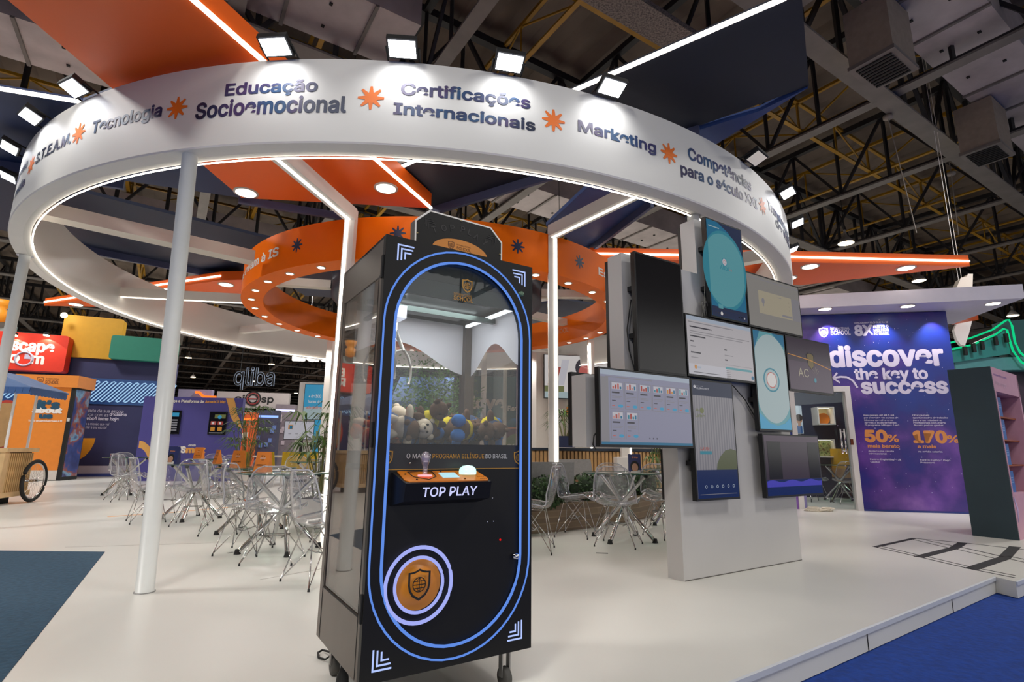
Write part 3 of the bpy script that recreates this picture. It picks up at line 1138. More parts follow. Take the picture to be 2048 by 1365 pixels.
loop(ST_O, -.001, .0042, 'light_line', BLUEL)
loop(stadium(.3165, 1.513, .546), -.001, .0060, 'light_line', BLUEL)
loop(ell(.217, .474, .139, .139, 48), -.002, .0075, 'light_line', BLUEW)
loop(ell(.217, .474, .101, .101, 48), -.002, .0065, 'light_line', BLUEW)
b = B()
b.lathe([(0, 0), (.096, 0), (.096, .012)], 48, (.217, .011, .474), axis=Matrix(((1, 0, 0), (0, 0, 1), (0, -1, 0))))
dsc = b.build('round_badge', mat('badge_orange', '#c87a10', .4, noise=.04, emit=.12), mach)
b = B()
shield(b, lambda u, v: (u, -.0022, v), .217, .474, .118, 0, .075)
b.build('shield_emblem', MBLACK, dsc)
b = B()
for cx, cz, sx, sz in ((.052, 1.858, 1, -1), (.712, 1.858, -1, -1), (.044, .193, 1, 1), (.706, .199, -1, 1)):
    for k, (o, L) in enumerate(((0, .075), (.016, .055), (.032, .032))):
        w = .0062
        x, z = cx + sx * o, cz + sz * o
        b.box((min(x, x + sx * L), -.0015, min(z, z + sz * w)), (max(x, x + sx * L), .001, max(z, z + sz * w)))
        b.box((min(x, x + sx * w), -.0016, min(z, z + sz * L)), (max(x, x + sx * w), .001, max(z, z + sz * L)))
b.build('corner_chevrons', glow('chevron_led', '#b4c8ff', .85), mach)
# cabinet: posts, sides, base, top
b = B()
for x0, x1 in ((0, .03), (MW - .03, MW)):
    b.box((x0, .03, MB0), (x1, .06, MT1))
    b.box((x0 - (.03 if x0 else 0), MD - .065, MB0), (x1 + (0 if x0 else .03), MD, MT1))
b.build('corner_posts', SIDE, mach)
for x0, x1, nm in ((0, .02, 'l'), (MW - .02, MW, 'r')):
    b = B()
    b.box((x0, .06, 1.715), (x1, MD - .05, MT1))
    b.build('upper_side_panel', SIDE, mach)
    b = B()
    b.box((x0, .06, MB0), (x1, MD - .05, .375))
    sp_ = b.build('side_panel', SIDE, mach)
    b = B()
    b.box((x0 + .004, .06, .375), (x0 + .010, MD - .05, 1.715))
    b.build('side_glass', MSG, mach)
    b = B()
    xs = -.0012 if nm == 'l' else MW + .0002
    b.box((xs, .06, .371), (xs + .001, MD - .05, .377))
    b.box((xs, .057, .16), (xs + .001, .060, 1.72))
    b.box((xs, MD - .053, .16), (xs + .001, MD - .05, 1.72))
    b.build('panel_gap', MBLACK, sp_)
b = B()
b.box((.03, MD - .03, MB0), (MW - .03, MD - .01, .93))
b.box((.03, MD - .03, 1.70), (MW - .03, MD - .01, MT1))
b.build('back_panel', CAB, mach)
b = B()
b.box((.03, MD - .024, .93), (MW - .03, MD - .018, 1.70))
b.build('back_glass', MGL, mach)
b = B()
b.box((.0, .03, MT1 - .012), (MW, MD, MT1))
b.box((.02, .03, MB0), (MW - .02, MD - .03, MB0 + .03))
b.build('top_and_base', CAB, mach)
b = B()
b.box((.025, .03, 1.735), (MW - .025, MD - .03, 1.87))
b.box((.16, .14, 1.69), (.6, .5, 1.735))
b.build('head_box', mat('head_green_black', '#16211e', .3, noise=.1), mach)
# front header strip inside the window (top of arch)
b = B()
b.box((.03, .032, 1.66), (MW - .03, .036, 1.88))
b.build('window_header', mat('header_dark', '#22302f', .35, noise=.08), mach)
# white film with wavy edge on the rear windows
FILM = mat('white_film', '#e6e6ec', .6, noise=.02)
_n = FILM.node_tree
_b = _n.nodes['Principled BSDF']
_t = _n.nodes.new('ShaderNodeBsdfTranslucent')
_t.inputs[0].default_value = (.75, .75, .8, 1)
_m = _n.nodes.new('ShaderNodeMixShader')
_m.inputs[0].default_value = .55
_n.links.new(_b.outputs[0], _m.inputs[1])
_n.links.new(_t.outputs[0], _m.inputs[2])
_n.links.new(_m.outputs[0], _n.nodes['Material Output'].inputs[0])
b = B()
pts = []
for i in range(33):
    u = .03 + (MW - .06) * i / 32
    pts.append((u, MD - .027, 1.485 + .075 * math.cos((u - .30) * 7.4)))
b.add([(p[0], p[1], 1.70) for p in pts] + pts, [[i, i + 1, 33 + i + 1, 33 + i] for i in range(32)])
pts = []
for i in range(33):
    y = .06 + (MD - .11) * i / 32
    pts.append((MW - .022, y, 1.475 - .075 * math.cos((MD - .04 - y) * 11.5)))
b.add([(p[0], p[1], 1.70) for p in pts] + pts, [[i, i + 1, 33 + i + 1, 33 + i] for i in range(32)])
b.build('window_film', FILM, mach)
b = B()
b.box((.68, .07, 1.676), (.70, .56, 1.69))
b.build('light_tube', glow('tube_glow', '#e6ecf2', 2.0), mach)
for px_, py_ in ((.37, .30),):
    d = bpy.data.lights.new('cabinet_lamp', 'AREA')
    d.shape = 'RECTANGLE'
    d.size, d.size_y = .5, .35
    d.energy = 5
    d.color = (.95, .97, 1)
    lo = bpy.data.objects.new('cabinet_lamp', d)
    COL.objects.link(lo)
    lo.parent = mach
    lo.location = (px_, py_, 1.685)
# play bed and lower box
b = B()
b.box((.026, .036, .93), (MW - .026, MD - .032, .985))
b.build('play_bed', mat('bed_grey', '#5a5552', .6, noise=.1), mach)
b = B()
b.box((.05, .08, .19), (MW - .05, MD - .06, .90))
b.build('inner_box', mat('inner_box_grey', '#8d857e', .5, noise=.05), mach)
# claw and gantry
b = B()
b.box((.03, .30, 1.655), (MW - .03, .33, 1.68))
b.box((.10, .06, 1.64), (.125, .58, 1.655))
b.build('gantry_rail', mat('rail_green_grey', '#3f4a46', .35, .6, noise=.1), mach)
CX, CY = .155, .30
claw = B()
claw.box((CX - .05, CY - .05, 1.60), (CX + .05, CY + .05, 1.66))
cl = claw.build('claw_carriage', FILM, mach)
b = B()
b.lathe([(.022, 1.50), (.026, 1.51), (.026, 1.58), (.018, 1.59), (.018, 1.61)], 16, (CX, CY, 0))
b.lathe([(.008, 1.44), (.008, 1.51)], 12, (CX, CY, 0))
b.lathe([(.016, 1.435), (.016, 1.45)], 12, (CX, CY, 0))
b.build('claw_body', CHROME, cl)
for k in range(3):
    a = R_(20 + 120 * k)
    rr = lambda r, z: (CX + r * math.cos(a), CY + r * math.sin(a), z)
    b = B()
    b.tube([rr(.016, 1.56), rr(.05, 1.50), rr(.075, 1.46)], .009, 8)
    b.tube([rr(.012, 1.445), rr(.05, 1.455), rr(.075, 1.462)], .005, 8)
    b.tube([rr(.072, 1.468), rr(.11, 1.43), rr(.13, 1.38), rr(.13, 1.33), rr(.118, 1.30)], [.008, .007, .006, .006, .007], 8)
    b.build('claw_prong', mat('claw_cream', '#d6d0c4', .35, .1, noise=.03), cl)
# console with stick, button and display
cons = B()
cons.hexa([(.085, .012, .775), (.095, -.10, .80), (.472, -.10, .80), (.475, .012, .775)], [(.085, .012, .905), (.095, -.115, .868), (.472, -.115, .868), (.475, .012, .905)])
con = cons.build('console', CAB, mach)
nz = lambda x, y, d=0: .905 + (y - .012) * (.037 / .127) + d
plate = [(.106, .008), (.100, -.085), (.112, -.106), (.30, -.110), (.458, -.108), (.469, -.09), (.462, .008)]
b = B()
b.hexa([(x, y, nz(x, y, .0005)) for x, y in plate], [(x, y, nz(x, y, .004)) for x, y in plate])
cp_ = b.build('console_plate', mat('plate_orange', '#d97a12', .35, noise=.04), con)
b = B()
for x, y in ((.125, -.03), (.15, -.09), (.36, -.09), (.29, -.005)):
    b.lathe([(.004, .004), (.004, .007), (0, .008)], 8, (x, y, nz(x, y)))
pth = [(.145, -.005), (.148, -.06), (.20, -.092), (.245, -.06), (.25, -.005)]
b.tube([(x, y, nz(x, y, .0045)) for x, y in pth], .0022, 5)
b.tube([(x, y, nz(x, y, .0045)) for x, y in ((.145, -.005), (.20, .002), (.25, -.005))], .0022, 5)
for i in range(4):
    for j in range(3):
        x, y = .428 + i * .009, -.098 + j * .028
        b.box((x, y, nz(x, y, .0035)), (x + .006, y + .014, nz(x, y, .0052)))
b.build('plate_marks', MBLACK, cp_)
b = B()
b.hexa([(x, y, nz(x, y, .0042)) for x, y in ((.272, -.02), (.268, -.075), (.343, -.075), (.345, -.02))], [(x, y, nz(x, y, .006)) for x, y in ((.272, -.02), (.268, -.075), (.343, -.075), (.345, -.02))])
b.build('display', mat('lcd', '#a8d4e0', .2, noise=.03, emit=.5), con)
b = B()
jx, jy = .20, -.05
b.lathe([(.03, 0), (.028, .006), (.0, .008)], 20, (jx, jy, nz(jx, jy, .003)))
js = b.build('stick_base', mat('stick_glow', '#ffb0b8', .2, noise=.02, emit=.5), con)
b = B()
b.lathe([(.010, 0), (.010, .03), (.017, .05), (.021, .066), (.019, .08), (.010, .09), (0, .092)], 18, (jx, jy, nz(jx, jy, .008)))
b.build('joystick', clear('stick_acrylic', '#ffffff', .18, '#dcd2dc', 1.6, .04, 2.5), con)
b = B()
b.lathe([(.011, .05), (.015, .062), (.015, .07), (.008, .084), (0, .086)], 14, (jx, jy, nz(jx, jy, .008)))
b.build('joystick_core', mat('stick_core', '#b9a9b4', .3, .3, noise=.03), con)
bx, by = .398, -.04
b = B()
b.lathe([(.036, 0), (.037, .012), (.034, .024), (.022, .034), (0, .038)], 24, (bx, by, nz(bx, by, .004)))
b.build('push_button', mat('button_glow', '#cfe8e4', .25, noise=.02, emit=.75, ecol='#b9f0e0'), con)
b = B()
letters('TOP PLAY', .24, .036, .022, lambda u, v: (.167 + u, -.1095, .815 + v), b, 0)
for v in b.v:
    v.y = -.1 - .015 * (v.z - .80) / .068 - .0015
b.build('lettering', glow('topplay_glow', '#cfd3ff', .85), con)
# small hardware on the door
b = B()
for px, py in ((978, 1045), (990, 1044), (988, 997), (972, 998), (798, 982), (798, 952), (822, 927)):
    u, z = MP.uz(px, py)
    b.lathe([(.003, 0), (.0, .003)], 8, (u, .012, z), axis=Matrix(((1, 0, 0), (0, 0, -1), (0, 1, 0))))
b.build('bolt_heads', CHROME, door)
b = B()
u, z = MP.uz(1003, 1081)
b.blob((u, .011, z), .0048, n=8, k=5)
b.build('indicator_lamp', glow('red_lamp', '#e81818', .8), door)
b = B()
u, z = MP.uz(1031, 1113)
b.lathe([(.012, 0), (.012, .012), (.006, .016), (0, .016)], 14, (u, .0, z), axis=Matrix(((1, 0, 0), (0, 0, -1), (0, 1, 0))))
b.build('door_lock', CHROME, mach)
b = B()
u, z = MP.uz(1041, 589)
b.lathe([(.013, 0), (.013, .012), (.007, .014), (0, .014)], 14, (u, .0, z), axis=Matrix(((1, 0, 0), (0, 0, -1), (0, 1, 0))))
b.build('upper_lock', mat('lock_green', '#5f7a62', .4, .3), mach)
for z0 in (.36, 1.0, 1.70):
    b = B()
    b.box((-.006, .012, z0), (.0, .03, z0 + .1))
    b.build('hinge', MBLACK, mach)
# topper plate
tp = [MP.uz(px, py, -.03) for px, py in ((830, 476), (831, 438.5), (860, 419.5), (983, 454.6), (1005, 485), (1004.6, 523))]
tp[0] = (tp[0][0], MT1)
tp[-1] = (tp[-1][0], MT1)
b = B()
b.hexa([(u, .034, z) for u, z in tp], [(u, .085, z) for u, z in tp])
top_ = b.build('topper', mat('topper_grey', '#77736f', .5, noise=.05), mach)
cu, cz = sum(p[0] for p in tp) / 6, 1.95
b = B()
b.quad(*[(u, .0332, z) for u, z in tp])
b.build('topper_edge', mat('topper_white', '#d9d4cc', .4, noise=.02, emit=.15), top_)
ins = [(cu + (u - cu) * .968, MT1 + (z - MT1) * .957) for u, z in tp]
b = B()
b.quad(*[(u, .0322, z) for u, z in ins])
b.build('topper_face', CAB, top_)
ml = [MP.uz(px, py, -.03) for px, py in ((865, 484.5), (975, 512))]
mc, mr = (ml[0][0] + ml[1][0]) / 2, (ml[1][0] - ml[0][0]) / 2
b = B()
b.quad(*[(u, .0312, z) for u, z in ell(mc, MT1 + .004, mr, .063, 30, 0, 180)])
hm = b.build('half_moon_sign', mat('moon_orange', '#d88a36', .35, noise=.05), top_)
b = B()
shield(b, lambda u, v: (u, .0302, v), mc - .05, MT1 + .032, .04)
letters('SCHOOL', .075, .014, .006, lambda u, v: (mc - .022 + u, .0302, MT1 + .018 + v), b)
letters('INTERNATIONAL', .075, .006, 0, lambda u, v: (mc - .022 + u, .0302, MT1 + .037 + v), b)
b.build('crest_print', mat('moon_brown', '#7a4a1c', .5), hm)
b = B()
DKP = mat('engraved_grey', '#34312f', .6, noise=.03)
for ch, px, py, ang, w_ in (('T', 869, 459, 24, .024), ('O', 888, 456, 16, .027), ('P', 905, 456, 8, .022), ('P', 926, 459, -6, .022), ('L', 940, 465, -14, .019), ('A', 953, 474, -24, .026), ('Y', 970, 485, -33, .026)):
    u_, z_ = MP.uz(px, py, -.03)
    c_, s_ = math.cos(R_(ang)), math.sin(R_(ang))
    letters(ch, w_, .03, .02, lambda u, v: (u_ + (u - w_ / 2) * c_ - (v - .015) * s_, .0308, z_ + (u - w_ / 2) * s_ + (v - .015) * c_), b)
for sx, q in ((1, (850, 436)), (-1, (991, 474))):
    c, zt = MP.uz(q[0], q[1], -.03)
    for k in range(3):
        z = zt - k * .009
        x = c + sx * k * .009
        b.box((min(x, x + sx * .034), .0305, z), (max(x, x + sx * .034), .032, z + .002))
        b.box((min(x, x + sx * .002), .0305, z - .03), (max(x, x + sx * .002), .032, z))
b.build('engraving', DKP, top_)
b = B()
for px, py in ((835, 466), (923, 442), (1000, 509)):
    u, z = MP.uz(px, py, -.03)
    b.blob((u, .032, z), .005, n=8, k=5)
b.build('topper_bolts', mat('brass', '#b9a878', .3, .6), top_)
# casters
for x, y in ((.07, .07), (MW - .10, .055), (.07, MD - .08), (MW - .08, MD - .08)):
    b = B()
    b.box((x - .03, y - .03, MB0 - .008), (x + .03, y + .03, MB0))
    b.box((x - .022, y - .012, .045), (x - .016, y + .014, MB0 - .008))
    b.box((x + .016, y - .012, .045), (x + .022, y + .014, MB0 - .008))
    c_ = b.build('caster', mat('zinc', '#9a9894', .35, .7), mach)
    b = B()
    b.lathe([(.01, -.015), (.038, -.015), (.042, -.008), (.042, .008), (.038, .015), (.01, .015)], 20, (x, y, .042), axis=Matrix(((0, 0, 1), (0, 1, 0), (-1, 0, 0))))
    b.build('wheel', mat('caster_rubber', '#4a4844', .6), c_)
t = thing('power_cord', 'black power cord lying behind the left foot of the claw machine', 'cord', onz(650, 1310))
b = B()
pts = [onz(700, 1316, .012), onz(662, 1312, .012), onz(650, 1320, .012), onz(637, 1316, .012), onz(636, 1306, .012), onz(645, 1301, .012), onz(657, 1304, .03), onz(668, 1312, .08)]
b.tube(pts, .005, 8)
b.build('cable', MBLACK, t, True)
b = B()
P = onz(684, 1372, 0)
b.lathe([(.028, 0), (.026, .03), (.012, .07), (.006, .12), (.004, .15)], 14, P)
b.build('plug', MBLACK, t, True)
# ------------------------------------------------------------------ plush toys inside
BRN = mat('plush_brown', '#5d4433', .95, noise=.2, scale=40)
YLW = mat('plush_yellow', '#d6bf1e', .95, noise=.1, scale=40)
BLU = mat('plush_blue', '#2f70b6', .95, noise=.12, scale=40)
DBL = mat('plush_denim', '#3c4a66', .95, noise=.12, scale=40)
CRM = mat('plush_cream', '#ddcbb2', .95, noise=.08, scale=40)
ORA = mat('plush_orange', '#e2742a', .95, noise=.1, scale=40)


def toy(body, shirt, shoe, lab, group):
    t = thing('plush_toy', lab, 'plush toy', (0, 0, 0), 0, group)
    b = B()
    b.blob((0, 0, .0), (.05, .045, .055))
    b.blob((.0, 0, .085), (.043, .04, .042))
    b.blob((.033, .012, .118), (.014, .01, .016))
    b.blob((-.033, .012, .118), (.014, .01, .016))
    b.blob((0, -.036, .078), (.02, .016, .015))
    for s in (-1, 1):
        b.blob((.06 * s, -.005, .02), (.04, .018, .018))
        b.blob((.03 * s, -.015, -.06), (.021, .022, .04))
    b.build('body', body, t)
    b = B()
    b.blob((0, 0, .012), (.053, .048, .043))
    b.build('shirt', shirt, t)
    for s in (-1, 1):
        b = B()
        b.blob((.033 * s, -.03, -.098), (.03, .036, .029))
        b.build('shoe', shoe, t)
    b = B()
    for s in (-1, 1):
        b.blob((.015 * s, -.036, .097), .006, n=6, k=4)
    b.blob((0, -.052, .084), (.007, .005, .005), n=6, k=4)
    b.build('face', MBLACK, t)
    return t


Mm = Matrix.Translation(MO) @ Matrix.Rotation(.5703, 4, 'Z')
cols = [(.12, 'at the left end'), (.29, 'left of the middle'), (.46, 'right of the middle'), (.63, 'at the right end')]
rows = [(.115, 'front row'), (.29, 'middle row'), (.47, 'back row')]
rng = random.Random(3)
protos = {}
kinds = {'bear': (BRN, YLW, BLU), 'denim': (BRN, DBL, BLU), 'cream': (CRM, DBL, ORA), 'orange': (ORA, CRM, ORA)}  # orange kind: the side glass's orange reflection put into the plush colour
say = {'bear': 'brown plush toy in yellow shirt', 'denim': 'brown plush toy in denim', 'cream': 'cream plush toy in dark trousers', 'orange': 'reflection-tinted orange plush toy with cream belly'}
for layer, zz in ((0, 1.045), (1, 1.105)):
    for ri, (y, rn) in enumerate(rows):
        for ci, (x, cn) in enumerate(cols):
            if layer == 1 and (ri == 0 and ci % 2 == 0):
                continue
            kd = 'cream' if (layer == 1 and ci == 0) or (ci == 0 and ri == 0) else 'orange' if (ci == 0) else ('bear' if (ci + ri + layer) % 2 == 0 else 'denim')
            lab = say[kd] + (', under the pile, ' if layer == 0 else ', on the pile, ') + rn + ' ' + cn
            if kd not in protos:
                t = protos[kd] = toy(*kinds[kd], lab, 'plush toys in the claw machine')
            else:
                t = copy_tree(protos[kd])
                t['label'] = lab
            base = Vector((x + rng.uniform(-.015, .015), y + rng.uniform(-.02, .02), zz + rng.uniform(-.012, .012)))
            if layer == 0 and ri == 0:
                rot = (R_(rng.uniform(-40, 40)), R_(90 + rng.uniform(-8, 8)), R_(rng.uniform(-8, 8) + (180 if ci % 2 else 0)))
            else:
                rot = (R_(rng.uniform(50, 110)), R_(rng.uniform(-50, 50)), R_(rng.uniform(0, 360)))
            Rm = Euler(rot).to_matrix()
            pv = [Rm @ v.co for ch in t.children for v in ch.data.vertices]
            lo = [min(p[k] for p in pv) for k in range(3)]
            hi = [max(p[k] for p in pv) for k in range(3)]
            for k, (mn, mx) in enumerate(((.034, MW - .034), (.042, MD - .07))):
                base[k] = min(max(base[k], mn - lo[k]), mx - hi[k])
            base.z = max(base.z, .987 - lo[2])
            t.location = Mm @ base
            t.rotation_euler = (Matrix.Rotation(.5703, 3, 'Z') @ Rm).to_euler()
#==TOWER
# ================================================================== WALL OF SCREENS
TP = Pl((1.346, 4.418), 32.67)
TW = -.16
tower = thing('screen_tower', 'white stepped partition that carries the wall of screens', 'partition', TP.pt(.84, 0, -.08), 0)
b = B()
TWM = mat('tower_white', '#bfbcba', .5, noise=.02, scale=2)
for u0, u1, z0, z1 in ((.02, 1.68, 0, 1.02), (-.95, 1.68, 1.02, 1.553), (-.546, 1.68, 1.553, 2.10), (-.546, 1.68, 2.10, 2.59), (.405, .90, 2.59, 3.13)):
    b.pbox(TP, u0, u1, z0, z1, TW, 0)
b.build('tower_body', TWM, tower, True)
b = B()
b.pbox(TP, .03, 1.68, 0, .006, -.001, .003)
b.build('base_gap', mat('gap_dark', '#55504a', .7), tower, True)


def em(name, col, s=.56, base=None):
    """lit picture on a glossy display"""
    return mat('lit_' + name, base or '#08080a', .18, 0, s, 0, ecol=col, spec=.4)


SC = {k: em(k, c) for k, c in {'page': '#b9b4b8', 'grey': '#8d8985', 'cards': '#8f8fa6', 'off': '#121011', 'teal': '#5f9da6', 'teal2': '#3b8799', 'teal3': '#2b6f92', 'navy': '#1c2744', 'slate': '#2b3450', 'beige': '#a9a08c', 'ink': '#3a3840', 'mid': '#8a878c', 'pale': '#c4c2ca', 'aqua': '#3f9cc4', 'red': '#a8463e', 'pink': '#c98f8a', 'olive': '#6f7448', 'stripe': '#8f8c92', 'stripe2': '#7c7a82', 'hill': '#5c6148', 'white': '#d9d4d2', 'dusk': '#3a2f3c', 'dusk2': '#4b3b4c', 'black': '#0d0c12', 'reflblue': '#4a46b8', 'deepblue': '#10265c', 'bar': '#182a58', 'lav': '#a9b4c4', 'orange': '#c98a3a', 'ring': '#2c8296', 'coral': '#c0645c', 'softteal': '#a5b7ba', 'goldc': '#6d5c34'}.items()}
SCL = list(SC.values())
SCI = {k: i for i, k in enumerate(SC)}


def screen(lab, pl, u0, u1, z0, z1, off, bg, draw=None, name='wall_screen', th=.045, grp=None, mount=True):
    t = thing(name, lab, 'screen', pl.pt((u0 + u1) / 2, z0, off), 0, grp)
    b = B()
    b.pbox(pl, u0, u1, z0, z1, off - th, off)
    b.build('casing', BLACK, t, True)
    bz = .014
    b = B()
    b.pquad(pl, u0 + bz, u1 - bz, z0 + bz * 1.3, z1 - bz, off + .0008, SCI[bg])
    pic = b.build('display', SCL, t, True)
    if draw:
        b = B()
        Wd, Hd = u1 - u0 - 2 * bz, z1 - z0 - 2.3 * bz
        f = lambda u, v, k=0: pl.pt(u0 + bz + u * Wd, z0 + 1.3 * bz + v * Hd, off + .0018 + .0004 * k)
        R = lambda a, c, d, e_, col, k=0: b.quad(f(a, c, k), f(d, c, k), f(d, e_, k), f(a, e_, k), m=SCI[col])
        Pg = lambda pts, col, k=0: b.quad(*[f(u, v, k) for u, v in pts], m=SCI[col])
        Tx = lambda s, a, v, w, h, col, k=1, bold=.01: letters(s, w, h, bold, lambda u, vv: f(a + u, v + vv, k), b, SCI[col])
        draw(R, Pg, Tx)
        b.build('picture', SCL, pic, True)
    if mount:
        b = B()
        for k in (.3, .7):
            z = z0 + (z1 - z0) * k
            uu = (u0 + .12) if z1 - z0 > u1 - u0 else (u0 + u1) / 2
            b.pbox(pl, uu - .1, uu + .14, z - .02, z + .02, 0.001, off - th)
        b.build('mount_arm', MBLACK, t, True)
    return t


OF = .11


def d_allbie(R, Pg, Tx):
    R(0, .9, 1, 1, 'teal3')
    Pg([(1, .60), (1, 1), (.3, 1), (.62, .92), (.84, .80)], 'slate', 1)
    Pg(ell(.45, .5, .62, .42, 40), 'teal2', 2)
    cl = [(min(max(x, 0), 1), y) for x, y in ell(.43, .5, .6, .385, 40)]
    Pg(cl, 'teal', 3)
    R(.04, .93, .35, .94, 'softteal', 4)
    Pg(ell(.44, .585, .075, .043), 'ring', 4)
    Pg(ell(.44, .585, .062, .036), 'pale', 5)
    Pg(ell(.44, .585, .035, .022), 'coral', 6)
    Pg(ell(.44, .585, .027, .017), 'pale', 7)
    Tx('Allbi', .3, .50, .24, .045, 'ring', 6)
    Tx('e', .56, .50, .075, .03, 'coral', 6)
    R(0, 0, 1, .10, 'slate', 4)
    for x, r, c in ((.1, .016, 'ink'), (.17, .016, 'ink'), (.26, .034, 'white'), (.35, .016, 'ink'), (.42, .016, 'ink'), (.75, .016, 'black'), (.83, .016, 'black'), (.91, .018, 'pale')):
        Pg(ell(x, .035, r, r * .55, 14), c, 6)
    R(.18, .085, .31, .125, 'teal', 6)
    R(.02, .075, .98, .079, 'ink', 6)


def d_page(R, Pg, Tx):
    R(0, .0, .56, .18, 'pale')
    R(.0, .93, 1, 1, 'lav')
    R(.02, .885, .7, .9, 'mid', 1)
    for i, (x, v, w, c) in enumerate([(.04, .80, .30, 'ink'), (.04, .73, .92, 'mid'), (.04, .69, .8, 'mid'), (.04, .64, .22, 'ink'), (.04, .55, .05, 'ink'), (.04, .47, .07, 'mid'), (.04, .36, .14, 'ink'), (.04, .28, .10, 'mid'), (.54, .49, .04, 'ink'), (.54, .40, .13, 'mid'), (.54, .31, .04, 'ink')]):
        R(x, v, x + w, v + (.022 if c == 'ink' else .012), c, 2)
    Tx('Relatório de acompanhamento', .04, .80, .33, .026, 'ink', 4)
    R(.54, .235, .97, .24, 'mid', 2)
    R(.54, .16, .97, .2, 'teal', 2)
    for k in range(5):
        R(.55, .13 - k * .032, .62, .14 - k * .032, 'mid', 2)
    Pg([(.08, .16), (.11, .16), (.11, .11), (.095, .085), (.08, .11)], 'orange', 3)
    R(.12, .11, .17, .14, 'lav', 3)
    R(.06, .035, .45, .045, 'ink', 3)
    Pg(ell(.97, .06, .02, .035, 16), 'teal3', 3)


def d_grey(R, Pg, Tx):
    R(.0, .93, 1, .95, 'mid')
    R(.19, .27, .83, .72, 'beige', 1)
    R(.83, .27, 1, .72, 'mid', 1)
    Pg(ell(.27, .52, .028, .06, 18), 'mid', 2)
    R(.26, .42, .28, .46, 'mid', 3)
    R(.55, .66, .63, .67, 'mid', 2)
    R(.62, .30, .82, .34, 'mid', 3)
    for k in range(3):
        R(.77, .45 + k * .08, .78, .46 + k * .08, 'ink', 2)


def d_robot(R, Pg, Tx):
    Pg([(0, .8), (.2, 1), (0, 1)], 'teal3', 0)
    Pg([(1, .86), (1, 1), (.6, 1)], 'teal3', 0)
    Pg([(min(max(x, 0), 1), min(1, y)) for x, y in ell(.5, .52, .64, .46, 44)], 'softteal', 1)
    Pg([(0, 0), (1, 0), (1, .13), (.78, .06), (.55, .035), (.3, .06), (0, .16)], 'aqua', 2)
    Pg(ell(.47, .5, .26, .125, 32), 'ring', 3)
    Pg(ell(.47, .5, .225, .108, 32), 'softteal', 4)
    Pg(ell(.47, .5, .165, .082, 32), 'coral', 5)
    Pg(ell(.47, .5, .145, .072, 32), 'white', 6)


def d_refl(R, Pg, Tx):  # reflections on the dark glass, drawn as lit marks
    R(0, 0, 1, .55, 'dusk2')
    Pg([(.42, .72), (.47, .76), (.5, .74), (.55, .76), (.6, .72), (.59, .5), (.52, .42), (.45, .5)], 'black', 2)
    Pg([(.435, .71), (.48, .74), (.53, .74), (.585, .71), (.575, .5), (.52, .44), (.455, .5)], 'goldc', 3)
    Pg([(0, .66), (.5, .6), (1, .47), (1, .485), (.5, .615), (0, .675)], 'orange', 4)
    Tx('AC', .2, .26, .24, .16, 'beige', 4, 0)
    for k in range(6):
        a = R_(40 + k * 22)
        Pg([(.6 + .02 * math.cos(a), .3 + .04 * math.sin(a)), (.6 + .1 * math.cos(a), .3 + .18 * math.sin(a)), (.605 + .1 * math.cos(a), .3 + .175 * math.sin(a))], 'beige', 4)
    Pg(ell(.58, .22, .03, .05, 10), 'teal2', 4)


def d_cards(R, Pg, Tx):
    R(0, .93, 1, 1, 'lav')
    R(.05, .90, .55, .91, 'mid', 1)
    R(.0, .03, .08, .9, 'mid', 0)
    R(0, 0, 1, .035, 'teal3', 1)
    pics = ['coral', 'pink', 'red', 'teal2', 'orange', 'teal']
    for k in range(8):
        c, r = (k, 0) if k < 6 else (k - 6, 1)
        x, y = .10 + c * .15, .48 - r * .40
        R(x - .004, y - .006, x + .134, y + .366, 'mid', 1)
        R(x, y, x + .13, y + .36, 'cards', 2)
        col = pics[k] if k < 6 else ('pink' if k == 6 else 'ring')
        R(x + .012, y + .26, x + .118, y + .35, 'pale', 3)
        for j in range(4):
            R(x + .018 + j * .025, y + .265, x + .036 + j * .025, y + .30 + .04 * ((j * 7 + k) % 3) / 2, [col, 'red', col, 'teal3'][j], 4)
        R(x + .012, y + .205, x + .09, y + .225, 'ink', 4)
        R(x + .012, y + .16, x + .115, y + .167, 'mid', 4)
        R(x + .012, y + .14, x + .10, y + .147, 'mid', 4)
        R(x + .012, y + .10, x + .05, y + .11, 'ink', 4)
        R(x + .012, y + .03, x + .04, y + .042, 'coral', 4)
        Pg(ell(x + .1, y + .035, .026, .022, 14), 'aqua', 4)
    for k in range(3):
        Pg(ell(.5 + k * .04, .09, .006, .012, 8), 'ink', 3)


def d_flip(R, Pg, Tx):
    R(0, .87, 1, 1, 'navy', 1)
    R(0, 0, 1, .235, 'bar', 1)
    Tx('FLIPHTML5', .1, .925, .3, .016, 'pale', 3)
    Tx('made with', .1, .95, .16, .007, 'pale', 3)
    Pg(ell(.055, .945, .03, .014, 14), 'pale', 3)
    for k in range(16):
        R(.02 + k * .0625, .235, .045 + k * .0625, .87, 'stripe2', 1)
    Pg([(.48, .235), (1, .235), (1, .40), (.86, .415), (.72, .40), (.58, .345), (.5, .285)], 'hill', 3)
    Pg(ell(.2, .74, .05, .025, 14), 'olive', 3)
    Tx('Lime', .04, .68, .22, .03, 'olive', 3)
    Tx('A', .05, .73, .08, .03, 'olive', 3, 0)
    Tx('Little', .12, .405, .25, .022, 'red', 3)
    R(.10, .365, .38, .392, 'ring', 3)
    R(.0, .42, .1, .425, 'mid', 3)
    for k in range(2):
        R(.0, .53 + k * .12, .3, .534 + k * .12, 'mid', 3)
    for k in range(6):
        x = .2 + k * .135
        Pg(ell(x, .095, .028, .014, 8), 'lav', 3)
        Pg(ell(x, .095, .018, .009, 8), 'bar', 4)
    R(.05, .03, .95, .034, 'mid', 3)


